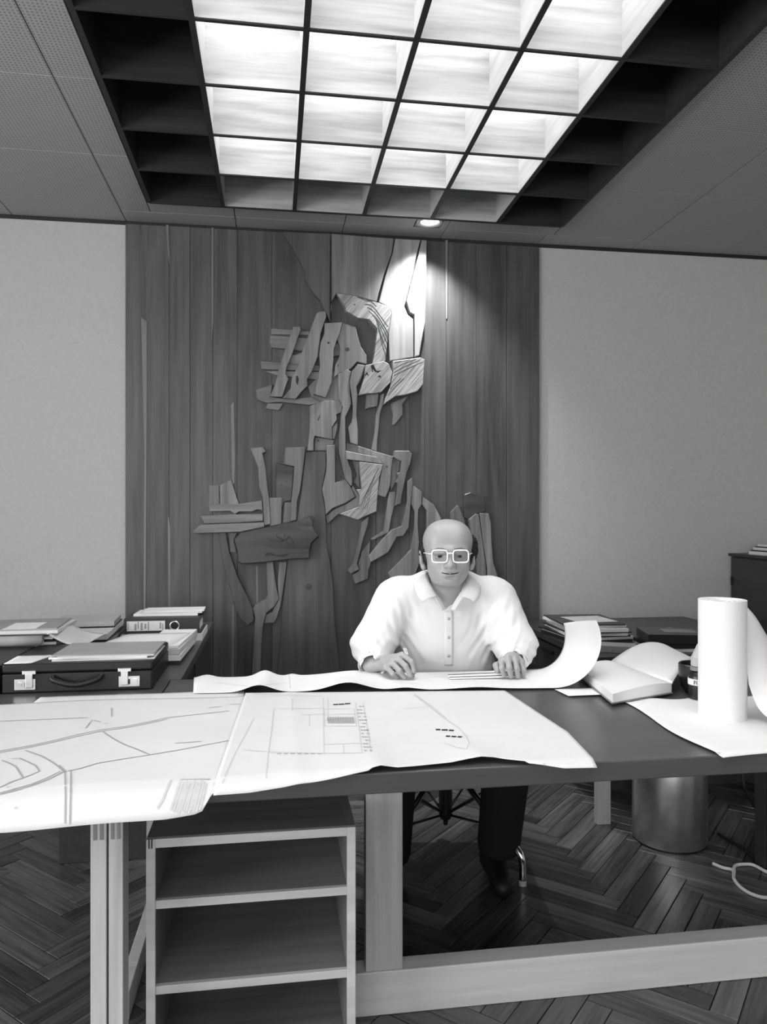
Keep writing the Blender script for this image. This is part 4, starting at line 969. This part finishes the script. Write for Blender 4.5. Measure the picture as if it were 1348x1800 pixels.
def face(x, z, out=0.):
    # point on the face surface seen from the front
    q = h_(x, 0, z); r = head_tree.ray_cast(Vector((q[0], -.4, q[2])), Vector((0, 1, 0))); return Vector((q[0], r[0].y - out, q[2]))

# ---- hands with forearms
def hand(wrist, elbow, palm, mcp, pip, tip, thumb, rads):
    lo = np.min(np.array([wrist, *palm, *mcp, *pip, *tip, *thumb]), 0) - .05; hi = np.max(np.array([wrist, *palm, *mcp, *pip, *tip, *thumb]), 0) + .05
    f = Field(lo, hi, .0019)
    f.cap(elbow, wrist, .030, .026, .01); f.cap(wrist, palm[0], .025, .024, .02)
    for a, r in zip(palm, (.024, .021)): f.ell(a, (r, r, r * .9), .02)
    for m_ in mcp: f.cap(palm[0], m_, .020, .0125, .012)
    for a, b, c, r in zip(mcp, pip, tip, rads):
        d = (b + c) / 2; f.cap(a, b, r * 1.08, r * 1.02, .004); f.cap(b, c, r, r * .86, .004)
    f.cap(palm[0], thumb[0], .017, .014, .012); f.cap(thumb[0], thumb[1], .0125, .0115, .004); f.cap(thumb[1], thumb[2], .0115, .0095, .004)
    return f.out()
A = lambda *q: [Lp(*p) for p in q]
rh = hand(Lp(652, 1168, 2.525), np.array((-.262, .02, .81)), A((680, 1166, 2.495), (692, 1161, 2.48)),
          A((707, 1152, 2.465), (699, 1158, 2.452), (689, 1165, 2.445), (679, 1172, 2.445)),
          A((723, 1163, 2.425), (713, 1171, 2.412), (702, 1179, 2.408), (690, 1184, 2.412)),
          A((727, 1180, 2.418), (721, 1187, 2.412), (711, 1191, 2.415), (699, 1191, 2.425)),
          A((700, 1157, 2.50), (718, 1167, 2.465), (727, 1181, 2.44)), (.0088, .0092, .0088, .0080))
lh = hand(Lp(903, 1158, 2.54), np.array((.232, .03, .822)), A((899, 1161, 2.50), (905, 1163, 2.49)),
          A((882, 1162, 2.462), (893, 1158, 2.458), (905, 1159, 2.460), (916, 1164, 2.468)),
          A((882, 1174, 2.432), (895, 1173, 2.424), (908, 1174, 2.427), (920, 1177, 2.438)),
          A((886, 1187, 2.440), (898, 1189, 2.434), (910, 1189, 2.437), (920, 1187, 2.446)),
          A((884, 1166, 2.50), (872, 1170, 2.475), (874, 1179, 2.455)), (.0094, .0098, .0094, .0084))
# ---- rest of the body under the clothes
F = Field((-.40, -.30, .03), (.42, .36, 1.0), .009)
F.ell((0, .16, .78), (.165, .12, .24), .05)
for sx, kn, an in ((-1, (-.19, -.08, .53), (-.20, .07, .08)), (1, (.20, -.06, .53), (.180, .07, .10))):
    F.cap((sx * .18, .13, .97), (sx * .240, .05, .84), .045, .04, .03); F.cap((sx * .240, .05, .84), (sx * .240, .02, .822), .035, .030, .02)
    F.cap((sx * .09, .20, .54), kn, .075, .055, .04); F.cap(kn, an, .052, .036, .02)
body = F.out()
man = pput('person', np_mesh([head, rh, lh, body]), 'skin', None, label='seated balding man in white shirt and pale glasses, drawing at the table', cat='person')
# ---- shirt
F = Field((-.40, -.17, .56), (.40, .34, 1.13), .005)
F.ell((0, .15, .74), (.185, .135, .20), .04); F.ell((0, .15, .90), (.19, .13, .16), .06)
F.cap((-.15, .125, 1.005), (.15, .125, 1.005), .066, .066, .05)
F.cap((-.06, .10, 1.04), (.06, .10, 1.04), .055, .055, .04)
for sx, el, wr in ((-1, np.array((-.264, .035, .832)), Lp(655, 1166, 2.52)), (1, np.array((.238, .035, .834)), Lp(903, 1158, 2.55))):
    sh_ = np.array((sx * .185, .12, .985))
    F.cap(sh_, el, .078, .074, .03); F.cap(el, wr, .073, .047, .03)
    dr = (wr - el) / np.linalg.norm(wr - el); F.cap(wr - dr * .03, wr, .046, .047, .01)
    nrm = np.linalg.norm(wr - el)
    F.cap(wr - dr * .010, wr + dr * .06, .036, .040, .004, '-')
CUFFS = []
for sx, el, wr in ((-1, np.array((-.264, .035, .832)), Lp(655, 1166, 2.52)), (1, np.array((.238, .035, .834)), Lp(903, 1158, 2.55))): CUFFS.append((Vector(wr), Vector((wr - el) / np.linalg.norm(wr - el))))
# neck hole and the open V of the collar
F.cap((0, .02, 1.14), (0, .10, 1.045), .073, .064, .008, '-')
F.fn(lambda x, y, z: np.maximum(np.maximum(np.abs(x + .002) - (z - .964) * .56, y - .10), .964 - z) + 0 * x, .004, '-', (-.1, -.17, .93), (.1, .12, 1.13))
g = F.ax; X_, Y_, Z_ = g[0][:, None, None], g[1][None, :, None], g[2][None, None, :]
w_ = np.zeros_like(F.F)
for sx in (-1, 1):
    # drag folds from the armpits, at the elbow bends and along the sides
    r1 = np.exp(-(((X_ - sx * .17) / .09) ** 2 + ((Z_ - .88) / .12) ** 2)); w_ += .0030 * r1 * (np.sin((Z_ * .8 - sx * X_ * .9) * 110 + sx) + .7 * np.sin((Z_ * .5 - sx * X_ * 1.1) * 190 + 2 * np.sin(Z_ * 30)))
    r2 = np.exp(-(((X_ - sx * .29) / .07) ** 2 + ((Z_ - .82) / .07) ** 2)); w_ += .0035 * r2 * np.sin((Z_ + sx * X_ * .5) * 130 + 2 * np.sin(X_ * 40))
w_ += .0030 * np.sin(X_ * 38 + Z_ * 25) * np.sin(Z_ * 42) * np.exp(-((Z_ - .82) / .09) ** 2)
F.F += w_.astype(np.float32)
shirt = pput('shirt', np_mesh([F.out()]), 'shirt', man)
sm = shirt.modifiers.new('smooth', 'SMOOTH'); sm.factor = .5; sm.iterations = 2
# collar: stand and two wings, placket, buttons, cuffs
def psheet(name, fn, nu, nv, mat, parent, th=.0015): return pput(name, sheet_mesh(fn, nu, nv, th), mat, parent)
for sx in (-1, 1):
    def wing(s, t, sx=sx):
        # s: from nape round to the front point; t: from fold line down to the outer edge
        q = smooth_path([(sx * .0, .125, 1.088), (sx * .055, .105, 1.09), (sx * .074, .055, 1.083), (sx * .064, .012, 1.055), (sx * .038, -.008, 1.012)], 6)
        o_ = smooth_path([(sx * .0, .172, 1.062), (sx * .08, .15, 1.056), (sx * .118, .075, 1.046), (sx * .112, .004, 1.018), (sx * .092, -.008, .990)], 6)
        k = s * (len(q) - 1); i = min(int(k), len(q) - 2); a = q[i].lerp(q[i + 1], k - i); b = o_[i].lerp(o_[i + 1], k - i)
        p = a.lerp(b, t); p.z += .006 * math.sin(math.pi * t); p.y -= .006 * math.sin(math.pi * t) * s + .004 * s; return p
    psheet('collar_wing', wing, 20, 6, 'shirt', shirt, .002)
    def stand(s, t, sx=sx):
        q = smooth_path([(sx * .068, .045, 1.078), (sx * .058, .004, 1.046), (sx * .030, -.008, 1.006), (sx * .006, -.006, .966)], 6)
        k = s * (len(q) - 1); i = min(int(k), len(q) - 2); a = q[i].lerp(q[i + 1], k - i); return a + Vector((sx * .016 * t, .012 * (1 - t) * 1.2, -.004 * t))
    psheet('collar_stand', stand, 14, 3, 'shirt', shirt)
from mathutils.bvhtree import BVHTree
for wv, dv in CUFFS:
    s1 = dv.cross(Vector((0, 0, 1))).normalized(); s2 = s1.cross(dv).normalized()
    def cuff(s, t, wv=wv, dv=dv, s1=s1, s2=s2):
        a = s * 2 * math.pi; r = .0445 + .003 * t + .0012 * math.sin(5 * a)
        p = wv + dv * (-.014 + .034 * t) + (s1 * math.cos(a) + s2 * math.sin(a) * .86) * r; p.z = max(p.z, TZ + .012); return p
    psheet('cuff', cuff, 36, 4, 'shirt', shirt, .0022)
def shirt_front(tree, x, z):
    r = tree.ray_cast(Vector((x, -.5, z)), Vector((0, 1, 0))); return r[0].y if r[0] else .02
bvh = BVHTree.FromPolygons([v.co for v in shirt.data.vertices], [p.vertices for p in shirt.data.polygons])
def placket(s, t): x = .002 + (s - .5) * .03; z = .956 - t * .19; return Vector((x, shirt_front(bvh, x, z) - .0022, z))
psheet('placket', placket, 4, 30, 'shirt', shirt)
for z in (.93, .865, .80):
    y = shirt_front(bvh, .002, z) - .004
    pput('button', mesh(*d_tube([(.002, y, z), (.002, y - .002, z)], .0052, 12)), 'cap_pale', shirt)
# ---- trousers and shoes
F = Field((-.34, -.30, .02), (.36, .40, .66), .008)
F.ell((0, .18, .56), (.18, .15, .09), .04)
for sx, kn, an in ((-1, (-.19, -.09, .53), (-.205, .06, .10)), (1, (.20, -.07, .52), (.187, .065, .125))):
    F.cap((sx * .09, .20, .535), kn, .092, .078, .05); F.cap(kn, an, .084, .076, .03)
    F.ell((an[0], an[1], an[2] - .075), (.064, .064, .07), .004, '-')
tr = pput('trousers', np_mesh([F.out()]), 'trousers', man)
for ax_, ay_, az_, yaw in ((-.205, .07, .0, -.1), (.168, .085, .0, .05)):
    F = Field((ax_ - .2, ay_ - .26, -.002), (ax_ + .2, ay_ + .12, .15), .005)
    dx, dy = math.sin(yaw) * .17, -math.cos(yaw) * .17
    F.cap((ax_, ay_ + .01, .045), (ax_ + dx, ay_ + dy, .034), .042, .034, .02); F.ell((ax_, ay_ + .0, .075), (.044, .055, .05), .03)
    F.fn(lambda x, y, z: z - .006 + 0 * x + 0 * y, .003, '-')
    so = pput('shoe', np_mesh([F.out()]), 'shoe_leather', man)
    pput('sole', mesh(*[(lambda d: ([Vector((p[0], p[1], p[2])) for p in d[0]], d[1]))(d_tube([(ax_ - dx * .2, ay_ - dy * .2, .006), (ax_ + dx * 1.1, ay_ + dy * 1.1, .006)], .006, 8))][0]), 'black', so)
# ---- hair: fringe round the back and sides
F = Field((-.13, -.06, 1.05), (.13, .15, 1.28), .0026)
F.ell(h_(0, .022, .022), (.0885, .100, .078), .01)
F.ell(h_(.085, .03, .018), (.025, .044, .050), .02); F.ell(h_(-.080, .032, .012), (.019, .042, .045), .02)
cy = lambda x, y, z: np.maximum(-(y - HC[1] + .012 + .30 * (z - HC[2])), 0 * x) * 1.0 - .0001 + 0 * x
F.fn(lambda x, y, z: (y - HC[1]) - (-.008 + .55 * np.maximum(z - HC[2] - .045, 0) * 2.2) - .012 * np.sin(z * 160) * .2 + 0 * x, .006, '-')
F.fn(lambda x, y, z: HC[2] + .085 - z + 0 * x + 0 * y, .01, '-')
F.fn(lambda x, y, z: z - (HC[2] - .055) + 0 * x + 0 * y, .01, '-')
X_, Y_, Z_ = F.ax[0][:, None, None], F.ax[1][None, :, None], F.ax[2][None, None, :]
F.F += (.0035 * np.sin(X_ * 300 + Z_ * 90) * np.sin(Y_ * 260 + 1) * np.sin(Z_ * 330)).astype(np.float32)
pput('hair', np_mesh([F.out()]), 'hair', man)
for sx in (-1, 1):                                                                       # sideburns and brows
    vs, fs = d_tube([tuple(h_(sx * .0775, -.012, .02)), tuple(h_(sx * .0765, -.012, -.02)), tuple(h_(sx * .073, -.014, -.045))], [.010, .008, .003], 8)
    pput('sideburn', mesh(vs, fs), 'hair', man)
    vs, fs = d_tube([face(sx * .014, .0215, 0), face(sx * .026, .0245, 0), face(sx * .040, .0250, 0), face(sx * .054, .0205, 0)], [.0006, .0012, .0012, .0005], 6)
    pput('eyebrow', mesh(vs, fs), 'hair', man)
    def sph(c, r, n=16): return mesh(*d_lathe(c, [(r * math.sin(math.pi * i / n), -r * math.cos(math.pi * i / n)) for i in range(n + 1)], 24))
    ec = Vector(h_(sx * .034, -.0765, -.0015)); ey = pput('eye', sph(ec, .0128), 'eye_white', man)
    pput('iris', mesh(*d_tube([ec + Vector((0, -.0118, .0008)), ec + Vector((0, -.0132, .0008))], [.0066, .0052], 20)), 'iris', ey)
mp = [(-.029, -.0562), (-.022, -.0585), (-.012, -.0602), (0, -.0606), (.012, -.0602), (.022, -.0585), (.029, -.0562)]
me = mesh(*d_tube(smooth_path([face(x, z, -.0004) for x, z in mp], 4), [.0008 + .0014 * math.sin(math.pi * i / 24) ** .5 for i in range(25)], 8)); mo = pput('mouth', me, 'black', man)
me = mesh(*d_tube([face(-.006, -.0600, .0008), face(.0, -.0600, .0012), face(.005, -.0600, .0008)], [.0005, .0013, .0005], 8)); pput('teeth', me, 'eye_white', mo)
for zc_, rr_, nm in ((-.0555, .0020, 'upper_lip'), (-.0662, .0028, 'lower_lip')):
    me = mesh(*d_tube(smooth_path([face(-.022, -.0575 if zc_ > -.06 else -.0612, -.0012), face(-.010, zc_, -.0012), face(0, zc_ - .0004, -.0012), face(.010, zc_, -.0012), face(.022, -.0575 if zc_ > -.06 else -.0612, -.0012)], 4), [rr_ * (.25 + .75 * math.sin(math.pi * i / 16)) for i in range(17)], 8)); pput(nm, me, 'lip', man)
# ---- glasses
def loop(cx, w, h, n=40):
    P = []
    for i in range(n):
        a = 2 * math.pi * i / n; c_, s_ = math.cos(a), math.sin(a); e = .42
        x = w * math.copysign(abs(c_) ** e, c_); z = h * math.copysign(abs(s_) ** e, s_)
        P.append(Vector(h_(cx + x, -.1085 + .22 * abs(cx + x) ** 1.5, -.001 + z)))
    return P
gl = pput('eyeglasses', mesh(*d_tube(smooth_path([tuple(h_(-.0095, -.1075, .008)), tuple(h_(0, -.111, .0095)), tuple(h_(.0095, -.1075, .008))], 6), .0024, 8)), 'glasses_frame', man)
for sx in (-1, 1):
    L = loop(sx * .0355, .0258, .0205)
    rim = pput('rim', mesh(*d_tube(L, .0025, 8, True)), 'glasses_frame', gl)
    pput('lens', prism_mesh(L, (0, .0012, 0)), 'lens_glass', gl)
    pput('temple_arm', mesh(*d_tube(smooth_path([tuple(h_(sx * .062, -.103, .007)), tuple(h_(sx * .072, -.09, .007)), tuple(h_(sx * .082, -.03, .006)), tuple(h_(sx * .086, .01, .004)), tuple(h_(sx * .086, .028, -.01))], 5), .0019, 6)), 'glasses_frame', gl)
# ---- pen and rulers in his hands
def world(p): return MW @ Vector(p)
pn = empty('pen', world(Lp(729, 1195, 2.438)), 'slim metal pen held in the man\'s writing hand', 'pen')
a, b = Vector(Lp(730, 1196, 2.437)), Vector(Lp(710, 1139, 2.468)); d = (b - a).normalized()
tube('barrel', [world(a + d * .014), world(b)], .0046, 'cap_pale', pn, 12); tube('tip', [world(a), world(a + d * .0145)], [.0008, .0038], 'chrome', pn, 12)
tube('clip', [world(b + Vector((.006, -.003, 0)) - d * .035), world(b + Vector((.006, -.003, 0)))], .0014, 'chrome', pn, 6)
for k, (u0, v0, u1, v1, z) in enumerate(((787, 1191, 922, 1179, 2.44), (790, 1202, 905, 1186, 2.425))):
    a, b = world(Lp(u0, v0, z)), world(Lp(u1, v1, z + .02)); a.z = .7665 - .005 * k; b.z = .772 - .008 * k
    r_ = empty('ruler', ((a + b) / 2), ['upper white scale ruler gripped in the man\'s fist', 'lower white scale ruler beneath the one in his fist'][k], 'ruler')
    dr = (b - a).normalized(); sd = Vector((-dr.y, dr.x, 0)).normalized() * .007; up = Vector((0, 0, .0045))
    put('blade', mesh([a - sd, a + sd, a + up, b - sd, b + sd, b + up], [(0, 1, 2), (3, 5, 4), (0, 2, 5, 3), (1, 4, 5, 2), (0, 3, 4, 1)]), 'ruler_white', r_)
    put('edge_line', mesh(*d_tube([a + up, b + up], .0014, 6)), 'black', r_)
